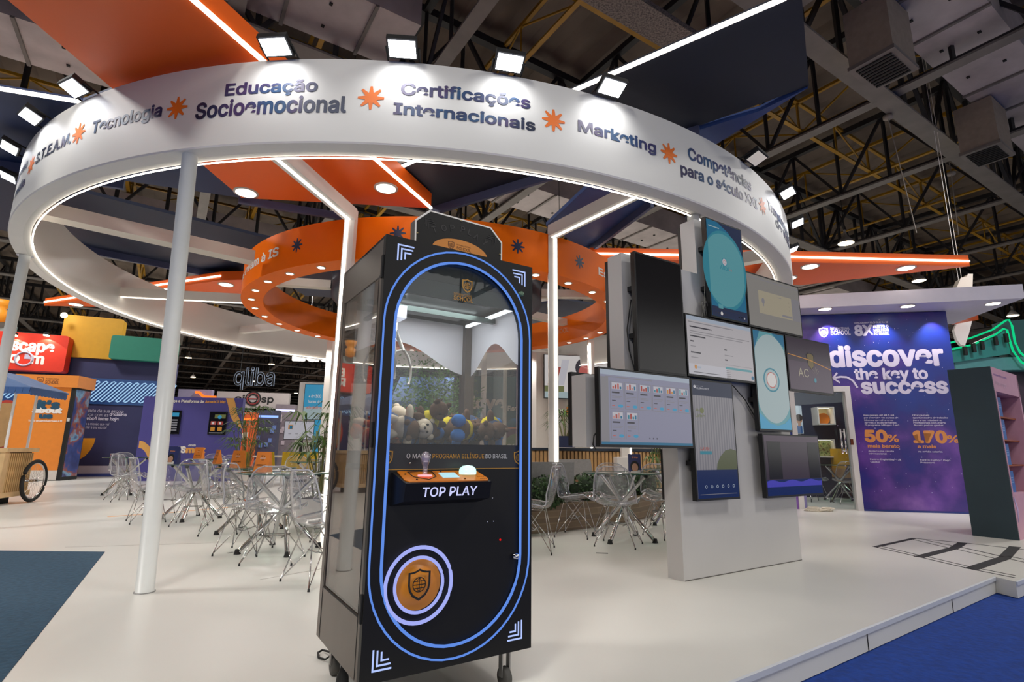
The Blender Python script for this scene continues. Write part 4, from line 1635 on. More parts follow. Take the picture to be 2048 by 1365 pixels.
def d_purp(R, Pg, Tx):  # blue and violet reflections of nearby lights, drawn as lit screen content
    R(0, .9, 1, 1, 'dusk2')
    R(.05, .27, .28, .9, 'black', 1)
    R(.78, .27, .99, .9, 'black', 1)
    R(0, 0, 1, .26, 'deepblue', 1)
    pts = [(i / 20, .235 + .02 * math.sin(i * .9)) for i in range(21)]
    Pg(pts + [(1, .14), (0, .14)], 'reflblue', 2)


scr = [('blank black portrait screen at the upper left of the screen wall', -.51, .05, 1.60, 2.577, 'off', None), ('teal portrait screen with the word Allbie at the top', .42, .962, 2.165, 3.115, 'teal3', d_allbie), ('dim grey screen with a beige box, upper right of the wall', .975, 1.89, 2.155, 2.70, 'grey', d_grey), ('landscape screen showing a pale web page with text lines', .065, .998, 1.612, 2.149, 'page', d_page), ('pale blue portrait screen with a round outlined badge', 1.005, 1.535, 1.188, 2.142, 'teal', d_robot), ('dark landscape screen with a small shield at the right of the screen wall', 1.557, 2.385, 1.59, 2.147, 'dusk', d_refl), ('landscape screen showing rows of small picture cards', -.92, .085, 1.022, 1.597, 'cards', d_cards), ('portrait screen with a striped page between navy bars', .09, .645, .608, 1.592, 'stripe', d_flip), ('dark violet screen with a blue reflection drawn along its lower edge, bottom right', 1.035, 1.975, .595, 1.162, 'dusk', d_purp)]
for lab, u0, u1, z0, z1, bg, dr in scr:
    screen(lab, TP, u0, u1, z0, z1, OF, bg, dr, 'wall_screen')
# screens hung on the far face of the same partition, seen edge on
BP = Pl(TP.pt(0, 0, TW)[:2], 32.67 + 180)
for lab, px0, px1, py0, py1 in (('black screen on the back of the screen wall, beside the upper left white column', 1211, 1226, 525, 752), ('black screen on the back of the screen wall at the very top', 1356, 1376, 457, 545), ('black screen on the back of the screen wall at the left edge', 1137, 1155, 745, 892), ('black screen on the back of the screen wall near the floor', 1322, 1341, 899, 1000)):
    ua, za = TP.uz(px0, py0, TW - .12)
    ub, zb_ = TP.uz(px1, py1, TW - .12)
    zb2 = TP.uz(px0, py1, TW - .12)[1]
    t = thing('wall_screen', lab, 'screen', TP.pt(ua, zb2, TW - .1))
    b = B()
    b.pbox(TP, ua, ua + .55, zb2, za, TW - .13, TW - .085)
    b.build('casing', BLACK, t, True)
    b = B()
    b.pbox(TP, max(ua, -.40) + .3, max(ua, -.40) + .42, (za + zb2) / 2 - .1, (za + zb2) / 2 + .1, TW - .085, TW - .001)
    b.build('mount_arm', MBLACK, t, True)
t = thing('loose_cable', 'coiled clear cable hanging beside the teal portrait screen', 'cable', TP.pt(.40, 2.05, .06))
b = B()
b.tube([TP.pt(.44, 2.6, .05), TP.pt(.42, 2.45, .06), TP.pt(.40, 2.3, .06)], .004, 6)
for k in range(6):
    b.tube([TP.pt(.40 + .03 * math.sin(k + a), 2.22 + .09 * math.cos(a), .06 + .015 * math.cos(k * 2)) for a in [2 * math.pi * i / 10 for i in range(10)]], .004, 5, closed=True)
b.build('coil', mat('cable_grey', '#77756f', .35, .3), t, True)
for lab, pts in (('thin black cable drooping between two lower screens', [(1453, 768), (1466, 772), (1490, 800), (1512, 838), (1520, 850)]), ('black cable looping below the card screen at its left end', [(1198, 858), (1188, 872), (1186, 890), (1192, 900)]), ('black cable hanging beside the blank black screen', [(1262, 600), (1254, 660), (1258, 700), (1268, 735)])):
    b = B()
    b.tube([TP.pt(*TP.uz(px, py, .03), .03) for px, py in pts], .005, 6)
    solo('loose_cable', b, MBLACK, lab, 'cable')
# ================================================================== POSTER WALL, DOOR AND ROOM
PW = Pl((6.304, 9.702), -10)
PURP = ramp_mat('galaxy_print', [(.3, '#0d2f8c'), (.44, '#152a80'), (.52, '#25207a'), (.6, '#43267f'), (.7, '#6a3f9c'), (.8, '#8e62b4')], 1.1, .35, detail=5)
nt = PURP.node_tree
_cr = [n for n in nt.nodes if n.type == 'VALTORGB'][0]
_tn = [n for n in nt.nodes if n.type == 'TEX_NOISE'][0]
_sx = nt.nodes.new('ShaderNodeSeparateXYZ')
_mr = nt.nodes.new('ShaderNodeMapRange')
_mr.inputs[1].default_value, _mr.inputs[2].default_value = 0, 1.5
_mr.inputs[3].default_value, _mr.inputs[4].default_value = .2, 0
_ad = nt.nodes.new('ShaderNodeMath')
_tc = [n for n in nt.nodes if n.type == 'TEX_COORD'][0]
nt.links.new(_tc.outputs['Object'], _sx.inputs[0])
nt.links.new(_sx.outputs['Z'], _mr.inputs[0])
nt.links.new(_mr.outputs[0], _ad.inputs[0])
nt.links.new(_tn.outputs['Fac'], _ad.inputs[1])
nt.links.new(_ad.outputs[0], _cr.inputs[0])
b = B()
WT = 3.56
b.pbox(PW, -.115, 1.66, 0, WT, -.12, 0)
b.pbox(PW, -1.9, -.115, 2.2, WT, -.12, 0)
b.pbox(PW, -1.9, -1.14, 0, 2.2, -.12, 0)
pw = struct('wall_poster', b, PURP)
b = B()
st = random.Random(11)
for i in range(150):
    u, z = st.uniform(-.4, 1.6), st.uniform(.3, 3.5)
    r = st.choice([.003, .004, .006, .009])
    b.ppoly(PW, [(u + r, z), (u, z + r), (u - r, z), (u, z - r)], .0012)
b.build('star_print', mat('star_dots', '#b6b0dc', .5), pw)
b = B()
LP = mat('lilac_print', '#d3cbe0', .45, noise=.01)
OPR = mat('amber_print', '#df9048', .45, noise=.02)
pletters(PW, 'discover', -.387, 1.50, 2.565, .375, .0007, b, 0, .045)
pletters(PW, 'the key to', .012, 1.21, 2.322, .2, .0007, b, 0, .04)
pletters(PW, 'success', .101, 1.50, 2.06, .27, .0007, b, 0, .045)
pletters(PW, 'INTERNATIONAL', -.313, .025, 3.265, .045, .0007, b, 0, .01)
pletters(PW, 'SCHOOL', -.313, .028, 3.165, .085, .0007, b, 0, .02)
shield(b, lambda u, v: PW.pt(u, v, .0007), -.435, 3.22, .20, 0, .12)
pletters(PW, '8X', .108, .404, 3.145, .19, .0007, b, 0, .06)
pletters(PW, 'O PROGRAMA BILÍNGUE DA IS', .105, .68, 3.37, .032, .0007, b, 0, .02)
for i, s_ in enumerate(('ELEITO O', 'MELHOR', 'DO BRASIL')):
    pletters(PW, s_, .425, .68, 3.285 - i * .07, .048, .0007, b, 0, .04)
# arrow
arc = [PW.uz(px, py, .002) for px, py in ((1715, 776), (1706, 762), (1694, 755), (1681, 754), (1666, 757))]
for (u0, z0), (u1, z1) in zip(arc, arc[1:]):
    b.bar(PW.pt(u0, z0, .002), PW.pt(u1, z1, .002), .001, .034, up=(0, 0, 1))
tip_ = arc[-1]
for du, dz in ((.08, .1), (.11, -.085)):
    b.bar(PW.pt(tip_[0], tip_[1], .002), PW.pt(tip_[0] + du, tip_[1] + dz, .002), .001, .03)
for cu, lines in ((.082, [('Pais gastam até R$ 3 mil', .50), ('por semestre em cursos de', .56), ('idiomas que oferecem', .47), ('apenas 2 aulas semanais.', .53), ('O programa bilíngue é até', .56)]), (.875, [('Ofereça mais', .27), ('oportunidades de trabalho', .56), ('para seus estudantes.', .46), ('Profissionais com inglês', .51), ('fluente podem ganhar', .47)])):
    for i, (s_, w_) in enumerate(lines):
        pletters(PW, s_, cu, cu + w_, 1.655 - i * .044, .026, .0007, b, 0, .02)
pletters(PW, '50', .069, .415, 1.197, .20, .0007, b, 1, .06)
pletters(PW, '%', .43, .60, 1.197, .125, .0007, b, 1, .03)
pletters(PW, '170', .85, 1.36, 1.19, .20, .0007, b, 1, .06)
pletters(PW, '%', 1.375, 1.55, 1.19, .125, .0007, b, 1, .03)
pletters(PW, 'mais barato', .09, .60, 1.095, .055, .0007, b, 1, .035)
pletters(PW, 'a mais', .89, 1.18, 1.095, .055, .0007, b, 1, .035)
for s_, u0, u1, z in (('do que uma escola', .09, .50, 1.02), ('internacional', .09, .38, .975), ('na média salarial', .89, 1.27, 1.02), ('Fontes: EnglishBay e JK', .10, .60, .875), ('Capital', .10, .25, .832), ('Fontes: Catho e Page', .90, 1.37, .875), ('Personnel', .90, 1.12, .832)):
    pletters(PW, s_, u0, u1, z, .027, .0007, b, 0, .015)
b.build('lettering', [LP, OPR], pw)
b = B()
b.pbox(PW, -.115, 1.66, 0, .03, 0, .01)
struct('baseboard_poster', b, mat('base_blue', '#1b2f7c', .5), pw)
# door frame, glass leaf and handle
b = B()
b.pbox(PW, -.19, -.10, 0, 2.2, -.13, .02)
b.pbox(PW, -1.15, -1.06, 0, 2.2, -.13, .02)
b.pbox(PW, -1.06, -.19, 2.10, 2.2, -.13, .02)
dfr = struct('door_1', b, mat('door_white', '#dcd8d6', .4, noise=.02))
b = B()
b.pbox(PW, -1.055, -.195, .02, 2.09, -.07, -.06)
b.build('door_glass', clear('door_glass', '#eef3f3', .02, '#c8d0d0', 1.45, .01), dfr)
b = B()
for u in (-.345, -.285):
    b.tube([PW.pt(u, .98, .03), PW.pt(u, 1.42, .03)], .016, 10)
for z in (1.03, 1.37):
    b.tube([PW.pt(-.345, z, .03), PW.pt(-.285, z, .03)], .01, 8)
    b.tube([PW.pt(-.315, z, -.06), PW.pt(-.315, z, .03)], .008, 8)
b.build('door_handle', CHROME, dfr)
b = B()
b.pbox(PW, -.20, -.155, 1.14, 1.24, .02, .045)
b.build('door_lock', CHROME, dfr)
# the small navy room behind
NR = mat('room_navy', '#16233f', .6, noise=.08, scale=3)
RB = Pl(PW.pt(0, 0, -2.9)[:2], -10)
b = B()
b.pbox(RB, -2.6, 1.5, 0, 3.3, -.1, 0)
struct('wall_room_back', b, NR)
b = B()
b.pbox(PW, 1.3, 1.4, 0, 3.3, -2.9, -.12)
struct('wall_room_right', b, NR)
b = B()
b.pbox(PW, -2.6, -2.5, 0, 3.3, -2.9, -.12)
struct('wall_room_left', b, NR)
b = B()
b.pbox(PW, -2.6, 1.5, 3.3, 3.36, -2.95, -.12)
struct('ceiling_room', b, WHITE)
rl = area('room_light', tuple(PW.pt(-.4, 3.2, -1.4)), 1.0, 45, (1, .95, .88))


def niche(lab, px0, py0, px1, py1, depth, col, inside):
    u0, z1 = RB.uz(px0, py0, depth)
    u1, z0 = RB.uz(px1, py1, depth)
    t = thing('wall_niche', lab, 'shelf box', RB.pt((u0 + u1) / 2, z0, 0))
    b = B()
    w = .025
    b.pbox(RB, u0, u1, z0, z0 + w, 0, depth)
    b.pbox(RB, u0, u1, z1 - w, z1, 0, depth)
    b.pbox(RB, u0, u0 + w, z0 + w, z1 - w, 0, depth)
    b.pbox(RB, u1 - w, u1, z0 + w, z1 - w, 0, depth)
    b.build('box_frame', WHITE, t, True)
    b = B()
    b.pbox(RB, u0 + w, u1 - w, z0 + w, z1 - w, .001, .01)
    b.build('back_board', inside, t, True)
    b = B()
    b.pbox(RB, u0 + .05, u1 - .05, z1 - w - .01, z1 - w, depth * .4, depth * .6)
    b.build('light_strip', glow('niche_light', '#fff0c8', 4), t, True)
    return u0, u1, z0, z1


u0, u1, z0, z1 = niche('white lit niche holding an orange round ornament behind the glass door', 1634, 814, 1672, 850, .38, None, mat('niche_cream', '#e8ddb4', .6, noise=.03))
b = B()
pl_ = RB
b.pprism(RB, [(u1 - .30 + x, z0 + .025 + y) for x, y in ell(.14, .12, .13, .13, 24)], .1, .16)
for x in (.06, .12, .2):
    b.pbox(RB, u1 - .30 + x, u1 - .28 + x, z0 + .022, z0 + .05, .11, .15)
solo('ornament', b, mat('ornament_orange', '#d97a12', .5, noise=.05), 'orange round ornament sitting in the upper white niche', 'ornament')
u0, u1, z0, z1 = niche('white lit niche with a small garden scene, below the first niche', 1625, 879, 1673, 916, .2, None, ramp_mat('garden_print', [(.35, '#3e5a2a'), (.5, '#a8b478'), (.62, '#5a3a2a'), (.7, '#d8d4a8')], 14, .6))
b = B()
UA, ZA = RB.uz(1675, 898, .45)
UB, ZB = RB.uz(1714, 938, .45)
b.pbox(RB, UA, UB + .3, ZB, ZA, .02, .45)
cb = thing('yellow_cabinet', 'low yellow cabinet on the navy wall behind the glass door', 'cabinet', RB.pt((UA + UB) / 2, ZB, .2))
b.build('carcass', mat('cabinet_yellow', '#d8a415', .5, noise=.04), cb, True)
b = B()
b.pbox(RB, UA - .01, UB + .3, ZB - .2, ZB, .02, .46)
b.build('lower_door', mat('cabinet_tan', '#b88a4a', .5, noise=.06), cb, True)
u0, z1 = RB.uz(1584, 812, .04)
u1, z0 = RB.uz(1608, 868, .04)
t = thing('wall_picture', 'picture of a person in blue seen from behind on the navy room wall', 'picture', RB.pt((u0 + u1) / 2, z0, .02))
b = B()
b.pbox(RB, u0 - .25, u1, z0, z1, .001, .035)
b.build('picture_panel', mat('picture_sky', '#b9c4cf', .4, noise=.05, emit=.25), t, True)
b = B()
b.ppoly(RB, [(u1 - .02, z0 + .005), (u1 - .02, z0 + .17), (u1 - .09, z0 + .2), (u1 - .2, z0 + .14), (u1 - .25, z0 + .005)], .037, 0)
b.ppoly(RB, ell(u1 - .08, z0 + .33, .075, .095, 20), .038, 1)
b.ppoly(RB, ell(u1 - .075, z0 + .37, .08, .08, 20), .039, 2)
b.ppoly(RB, [(u1 - .11, z0 + .17), (u1 - .05, z0 + .17), (u1 - .05, z0 + .27), (u1 - .11, z0 + .27)], .0375, 1)
b.build('picture_print', [mat('print_blue', '#3a68a8', .5), mat('print_skin', '#b98a70', .5), mat('print_hair', '#3a2f2c', .5)], t, True)
# white triangular roof over the poster wall
ZC_ = 3.57
A_, Q_, D_ = onz(1590, 617.5, ZC_), onz(2050, 596.5, ZC_), onz(1905, 649, ZC_)
E_ = onz(1560, 640, ZC_)
t = thing('white_canopy', 'white pointed roof slab with three downlights above the poster wall', 'canopy panel', (A_ + Q_ + D_) / 3)
b = B()
b.hexa([Vector((p.x, p.y, ZC_)) for p in (A_, Q_, D_, E_)], [Vector((p.x, p.y, ZC_ + .245)) for p in (A_, Q_, D_, E_)])
b.build('roof_slab', mat('canopy_lilac_white', '#dcd6e0', .5, noise=.02), t, True)
for q in ((1650, 618), (1815, 612), (1986, 607)):
    w = onz(q[0], q[1], ZC_)
    bb_ = B()
    bb_.lathe([(.12, 0), (.12, -.012), (.1, -.012)], 20)
    bb_.lathe([(0, -.0145), (.102, -.014)], 20, m=1)
    o = bb_.build('downlight', [DLB, DOWN], t)
    o.location = w - t.location
for u in (-.35, .55, 1.4):
    d = bpy.data.lights.new('wall_wash', 'SPOT')
    d.energy = 60
    d.spot_size = R_(85)
    d.spot_blend = .8
    d.color = (1, .92, .95)
    lo = bpy.data.objects.new('wall_wash', d)
    COL.objects.link(lo)
    lo.parent = t
    lo.location = PW.pt(u, 3.53, .22) - t.location
    lo.rotation_euler = (Vector((0, 0, -1)) - PW.n * .22).to_track_quat('-Z', 'Y').to_euler()
# tall shelf with teal side at the right edge
SP = Pl((5.783, 6.981), math.degrees(math.atan2(6.628 - 6.981, 6.039 - 5.783)))
t = thing('display_shelf', 'tall display shelf with a dark teal side and pink front at the right edge', 'shelf', SP.pt(.218, 0, -.5))
SW, SH, SD = .436, 2.09, 1.3
TEAL = mat('shelf_teal', '#22343c', .6, noise=.08, scale=3)
PINK = mat('shelf_pink', '#c592a6', .5, noise=.04)
b = B()
b.pbox(SP, 0, SW, 0, SH, -.03, 0)
b.build('side_panel', TEAL, t, True)
b = B()
b.pbox(SP, 0, .03, 0, SH, -SD, -.03)
b.build('back_panel', mat('shelf_rust', '#9a4a1c', .55, noise=.06), t, True)
b = B()
b.pbox(SP, .03, SW, 1.78, SH, -SD, -.03)
b.pbox(SP, .03, SW, 0, .52, -SD, -.03)
b.pbox(SP, .03, SW + .004, .52, 1.78, -.075, -.03)
b.pbox(SP, .03, SW, .0, SH, -SD, -SD + .06)
b.build('front_frame', PINK, t, True)
b = B()
for z in (.88, 1.2, 1.5):
    b.pbox(SP, .03, SW - .08, z - .03, z - .012, -SD + .06, -.075)
b.build('shelf_board', mat('shelf_rust', '#9a4a1c'), t, True)
b = B()
f_ = lambda u, v: SP.pt(SW + .002, v, -.10 - u)
letters('INTERNATIONAL SCHOOL', .62, .022, .01, lambda u, v: f_(u, 1.985 + v), b, 1)
letters('livros e jogos', .5, .05, .02, lambda u, v: f_(u + .04, 1.87 + v), b, 0)
b.build('lettering', [mat('print_pale_pink', '#dbb6c8', .5), mat('print_violet', '#6a4aa0', .5)], t, True)
b = B()
for (u0, v0), (u1, v1) in (((.06, .5), (.16, .36)), ((.16, .36), (.10, .2)), ((.10, .2), (.14, .34)), ((.14, .34), (.06, .5))):
    b.bar(SP.pt(SW + .003, v0, -u0), SP.pt(SW + .003, v1, -u1), .03, .002, up=(SP.d.x, SP.d.y, 0))
b.build('front_emblem', mat('print_lilac', '#c9b4e0', .5), t, True)
BK = [mat('box_blue', '#1f66b0', .45, noise=.05), mat('box_pink', '#c98298', .45, noise=.05), mat('box_text', '#8fb4dc', .5)]
for r, z in enumerate((.52, .868, 1.188, 1.488)):
    for k in range(3):
        h = .27 if r != 3 else .26
        y0 = -.10 - k * .24
        tt = thing('book', ('pink' if r == 3 and k == 0 else 'blue') + ' book on the %s shelf of the tall teal unit, %s from its teal side' % (['lowest', 'second', 'third', 'top'][r], ['first', 'second', 'third'][k]), 'book', SP.pt(SW - .14, z, y0 - .1), 0, 'books on the tall teal unit')
        b = B()
        b.pbox(SP, SW - .15, SW - .11, z, z + h, y0 - .2, y0, 1 if r == 3 and k == 0 else 0)
        b.build('cover', BK, tt, True)
        b = B()
        for j in range(3):
            b.hexa([SP.pt(SW - .1095, z + .12 + j * .03, y0 - .05), SP.pt(SW - .1085, z + .12 + j * .03, y0 - .05), SP.pt(SW - .1085, z + .12 + j * .03, y0 - .15), SP.pt(SW - .1095, z + .12 + j * .03, y0 - .15)], [SP.pt(SW - .1095, z + .13 + j * .03, y0 - .05), SP.pt(SW - .1085, z + .13 + j * .03, y0 - .05), SP.pt(SW - .1085, z + .13 + j * .03, y0 - .15), SP.pt(SW - .1095, z + .13 + j * .03, y0 - .15)], 2)
        b.build('cover_print', BK, tt, True)
# green neon stand behind the shelf
GN = Pl(aty(1930, 700, 15)[:2], -8)
t = thing('neon_stand', 'teal exhibition canopy outlined with wavy green neon at the far right', 'stand', GN.pt(0, 2.2, 0))
top = [GN.uz(px, py) for px, py in ((1900, 697), (1950, 690), (2008, 665), (2016, 668), (2020, 690), (2026, 712), (2060, 735), (2120, 745))]
b = B()
low = [GN.uz(px, py) for px, py in ((2120, 760), (2048, 738), (2020, 708), (1918, 724), (1900, 727))]
b.pprism(GN, [GN.uz(px, py) for px, py in ((1900, 697), (1950, 688), (2008, 662), (2020, 700), (2020, 708), (1918, 724), (1900, 727))], -.4, 0)
b.build('fascia', mat('neon_teal', '#1f7c78', .5, noise=.05), t, True)
b = B()
b.pprism(GN, [GN.uz(px, py) for px, py in ((2014, 640), (2130, 630), (2130, 760), (2060, 730), (2030, 706), (2022, 680))], -.6, -.2)
b.build('side_fascia', mat('neon_teal_dark', '#174a4c', .5, noise=.05), t, True)
b = B()
for pts in (((1900, 686), (1940, 677), (1985, 660), (2012, 641), (2018, 640), (2024, 652), (2030, 685), (2040, 705), (2052, 715), (2100, 735)), ((1900, 700), (1945, 690), (1990, 670), (2007, 658), (2014, 660), (2019, 680), (2026, 702), (2042, 724), (2060, 735), (2110, 752))):
    b.tube([GN.pt(*GN.uz(px, py, .05), .05) for px, py in pts], .028, 6)
b.build('neon_tube', glow('green_neon', '#14d68a', .8), t, True)
b = B()
for px, py in ((1930, 703), (1947, 697), (1964, 692), (1991, 683), (2012, 677)):
    u, z = GN.uz(px, py - 6, .15)
    b.pbox(GN, u - .04, u + .04, z - .2, z + .05, .1, .18)
b.build('spot_heads', MBLACK, t, True)
b = B()
u0, z0 = GN.uz(1912, 738, -.1)
u1, z1 = GN.uz(2130, 722, -.1)
b.pbox(GN, u0, u1 + 1, z0 - .05, z0 + .32, -.5, -.1)
b.build('lower_beam', mat('neon_beam', '#4b8a8c', .5), t, True)
b = B()
b.pbox(GN, u0 - .3, u1 + 1, 0, z0 - .05, -.7, -.5)
b.build('back_board', mat('neon_back', '#3a2a3a', .6), t, True)
SFP = Pl(aty(1925, 660, 12)[:2], -20)
b = B()
b.pprism(SFP, [SFP.uz(px, py) for px, py in ((1908, 660), (1915, 645), (1945, 640), (1938, 668), (1930, 692), (1922, 690), (1914, 680))], -.12, 0)
q_ = SFP.uz(1935, 655)
b.bar(SFP.pt(q_[0], q_[1], -.06), SFP.pt(q_[0], 11.6, -.06), .008)
solo('hanging_fin', b, WHITE, 'white leaf shaped fin hanging below the tip of the white roof', 'fin')
b = B()
p3 = [onz(px, py, 3.95) for px, py in ((1904, 650), (1957, 640), (1956, 628), (1900, 640))]
b.prism([(p.x, p.y) for p in p3], 3.95, 4.05)
solo('canopy_sail', b, ORC, 'small red orange canopy corner showing beneath the white roof tip', 'canopy panel')
b = B()
b.pprism(SFP, [SFP.uz(px, py) for px, py in ((1912, 578), (1922, 556), (1934, 553), (1936, 548), (1946, 548), (1945, 577))], -.3, 0)
q_ = SFP.uz(1930, 562)
b.bar(SFP.pt(q_[0], q_[1], -.15), SFP.pt(q_[0], 11.6, -.15), .008)
solo('hanging_fin', b, CREAM, 'cream fin standing up behind the white roof slab', 'fin')
# rope heap beside the screen wall and purple pot
P = onz(1628, 1023, 0)
b = B()
rr_ = random.Random(5)
for k in range(7):
    a0_ = rr_.uniform(0, 6)
    b.tube([P + Vector((.16 * math.cos(a0_ + i * .5) * (1 - k * .08) + .05 * k * (k % 2), .1 * math.sin(a0_ + i * .5), .012 + .008 * k)) for i in range(14)], .011, 6)
b.tube([P + Vector((.15 + .02 * i, -.02 + .03 * math.sin(i), .012)) for i in range(10)], .011, 6)
solo('rope', b, mat('rope_cream', '#d9d0bf', .9, noise=.1), 'heap of cream rope on the floor right of the screen wall', 'rope')
P = onz(1606, 1018, 0)
b = B()
b.lathe([(.06, 0), (.075, .02), (.085, .5), (.07, .52), (0, .52)], 20, P)
solo('floor_vase', b, mat('vase_lilac', '#8d84b8', .5, noise=.05), 'lilac cylinder standing behind the right foot of the screen wall', 'vase')
#==FURN
# ================================================================== CLEAR CHAIRS AND GLASS TABLES
SHELL = clear('chair_acrylic', '#fcfcfd', .06, '#e0dfe6', 1.5, .03, 1.2)
RIM = clear('chair_rim', '#e8e8ee', .45, '#e6e5ea', 1.5, .08, 2.0)
CHROME2 = CHROME


def make_chair():
    t = thing('clear_chair', '', 'chair')
    prof = [(.225, .418, .17), (.215, .43, .195), (.15, .435, .215), (.06, .42, .228), (-.05, .405, .232), (-.13, .408, .232), (-.18, .435, .232), (-.21, .49, .232), (-.23, .56, .228), (-.25, .64, .22), (-.265, .71, .205), (-.275, .77, .18), (-.283, .81, .14), (-.287, .83, .085)]
    nu = 12
    vs, fs = [], []
    for i, (y, z, w) in enumerate(prof):
        bk = min(1, max(0, (i - 4) / 4))
        for j in range(nu + 1):
            s = -1 + 2 * j / nu
            c = abs(s) ** 2.4
            vs.append((w * s, y + bk * .085 * c, z + (1 - bk) * .06 * c * (1 if i > 1 else .4)))
    for i in range(len(prof) - 1):
        for j in range(nu):
            fs.append([i * (nu + 1) + j, i * (nu + 1) + j + 1, (i + 1) * (nu + 1) + j + 1, (i + 1) * (nu + 1) + j])
    b = B()
    b.add(vs, fs, 0, True)
    o = b.build('seat_shell', SHELL, t)
    md = o.modifiers.new('thick', 'SOLIDIFY')
    md.thickness = .007
    b = B()
    k = nu + 1
    edge = [vs[j] for j in range(k)] + [vs[i * k + nu] for i in range(1, len(prof))] + [vs[(len(prof) - 1) * k + j] for j in range(nu - 1, -1, -1)] + [vs[i * k] for i in range(len(prof) - 2, 0, -1)]
    b.tube(edge, .0065, 6, closed=True)
    b.build('shell_rim', RIM, t)
    for sx in (-1, 1):
        for sy in (-1, 1):
            foot = Vector((.215 * sx, .195 * sy + .0, .0))
            b = B()
            b.tube([foot + Vector((0, 0, .015)), Vector((.075 * sx, .12 * sy, .40))], .0052, 6)
            b.tube([foot + Vector((0, 0, .02)), Vector((.10 * sx, -.0 * sy + .05 * sy, .22)), Vector((.12 * sx, -.09 * sy, .40))], .0046, 6)
            b.lathe([(.009, 0), (.008, .02), (.0, .022)], 8, foot, 1)
            b.build('leg', [WIRE, MBLACK], t)
    b = B()
    b.tube([(.11, .05, .225), (.05, .0, .2), (.11, -.05, .225), (-.11, -.05, .225), (-.05, 0, .2), (-.11, .05, .225)], .0045, 6, closed=True)
    for sx in (-1, 1):
        b.tube([(.075 * sx, .12, .40), (.1 * sx, 0, .405), (.075 * sx, -.12, .40)], .005, 6)
    b.build('brace', WIRE, t)
    return t


chair0 = None


def chair(x, y, face, lab, group='clear chairs at the glass tables'):
    """face: plan angle (degrees) the sitter looks towards"""
    global chair0
    if chair0 is None:
        c = chair0 = make_chair()
    else:
        c = copy_tree(chair0)
    c.location = (x, y, 0)
    c.rotation_euler = (0, 0, R_(face - 90))
    c['label'] = lab
    c['group'] = group
    return c


table0 = None


def table(x, y, rz, lab, group='round glass tables'):
    global table0
    if table0 is None:
        t = table0 = thing('glass_table', lab, 'table', (0, 0, 0))
        b = B()
        b.lathe([(0, .735), (.445, .735), (.45, .74), (.445, .745), (0, .745)], 56)
        b.build('tabletop', GLASS, t)
        b = B()
        b.tube([(.449 * math.cos(2 * math.pi * i / 56), .449 * math.sin(2 * math.pi * i / 56), .74) for i in range(56)], .0052, 6, closed=True)
        b.build('glass_edge', mat('glass_edge_green', '#2f5a4c', .2, noise=.03), t)
        for k in range(4):
            a = R_(90 * k)
            d = Vector((math.cos(a), math.sin(a), 0))
            q = Vector((-d.y, d.x, 0)) * .022
            b = B()
            b.tube([d * .36 + Vector((0, 0, .025)) + q, -d * .30 + Vector((0, 0, .715)) + q], .021, 12)
            f_ = d * .37 + q
            b.lathe([(.032, 0), (.026, .02), (.022, .045), (0, .047)], 10, f_, 1)
            b.lathe([(.0, .695), (.024, .70), (.03, .718), (.022, .7345), (0, .7345)], 10, -d * .31 + q, 1)
            b.build('leg', [CHROME, MBLACK], t)
    else:
        t = copy_tree(table0)
    t.location = (x, y, 0)
    t.rotation_euler = (0, 0, R_(rz))
    t['label'] = lab
    t['group'] = group
    return t


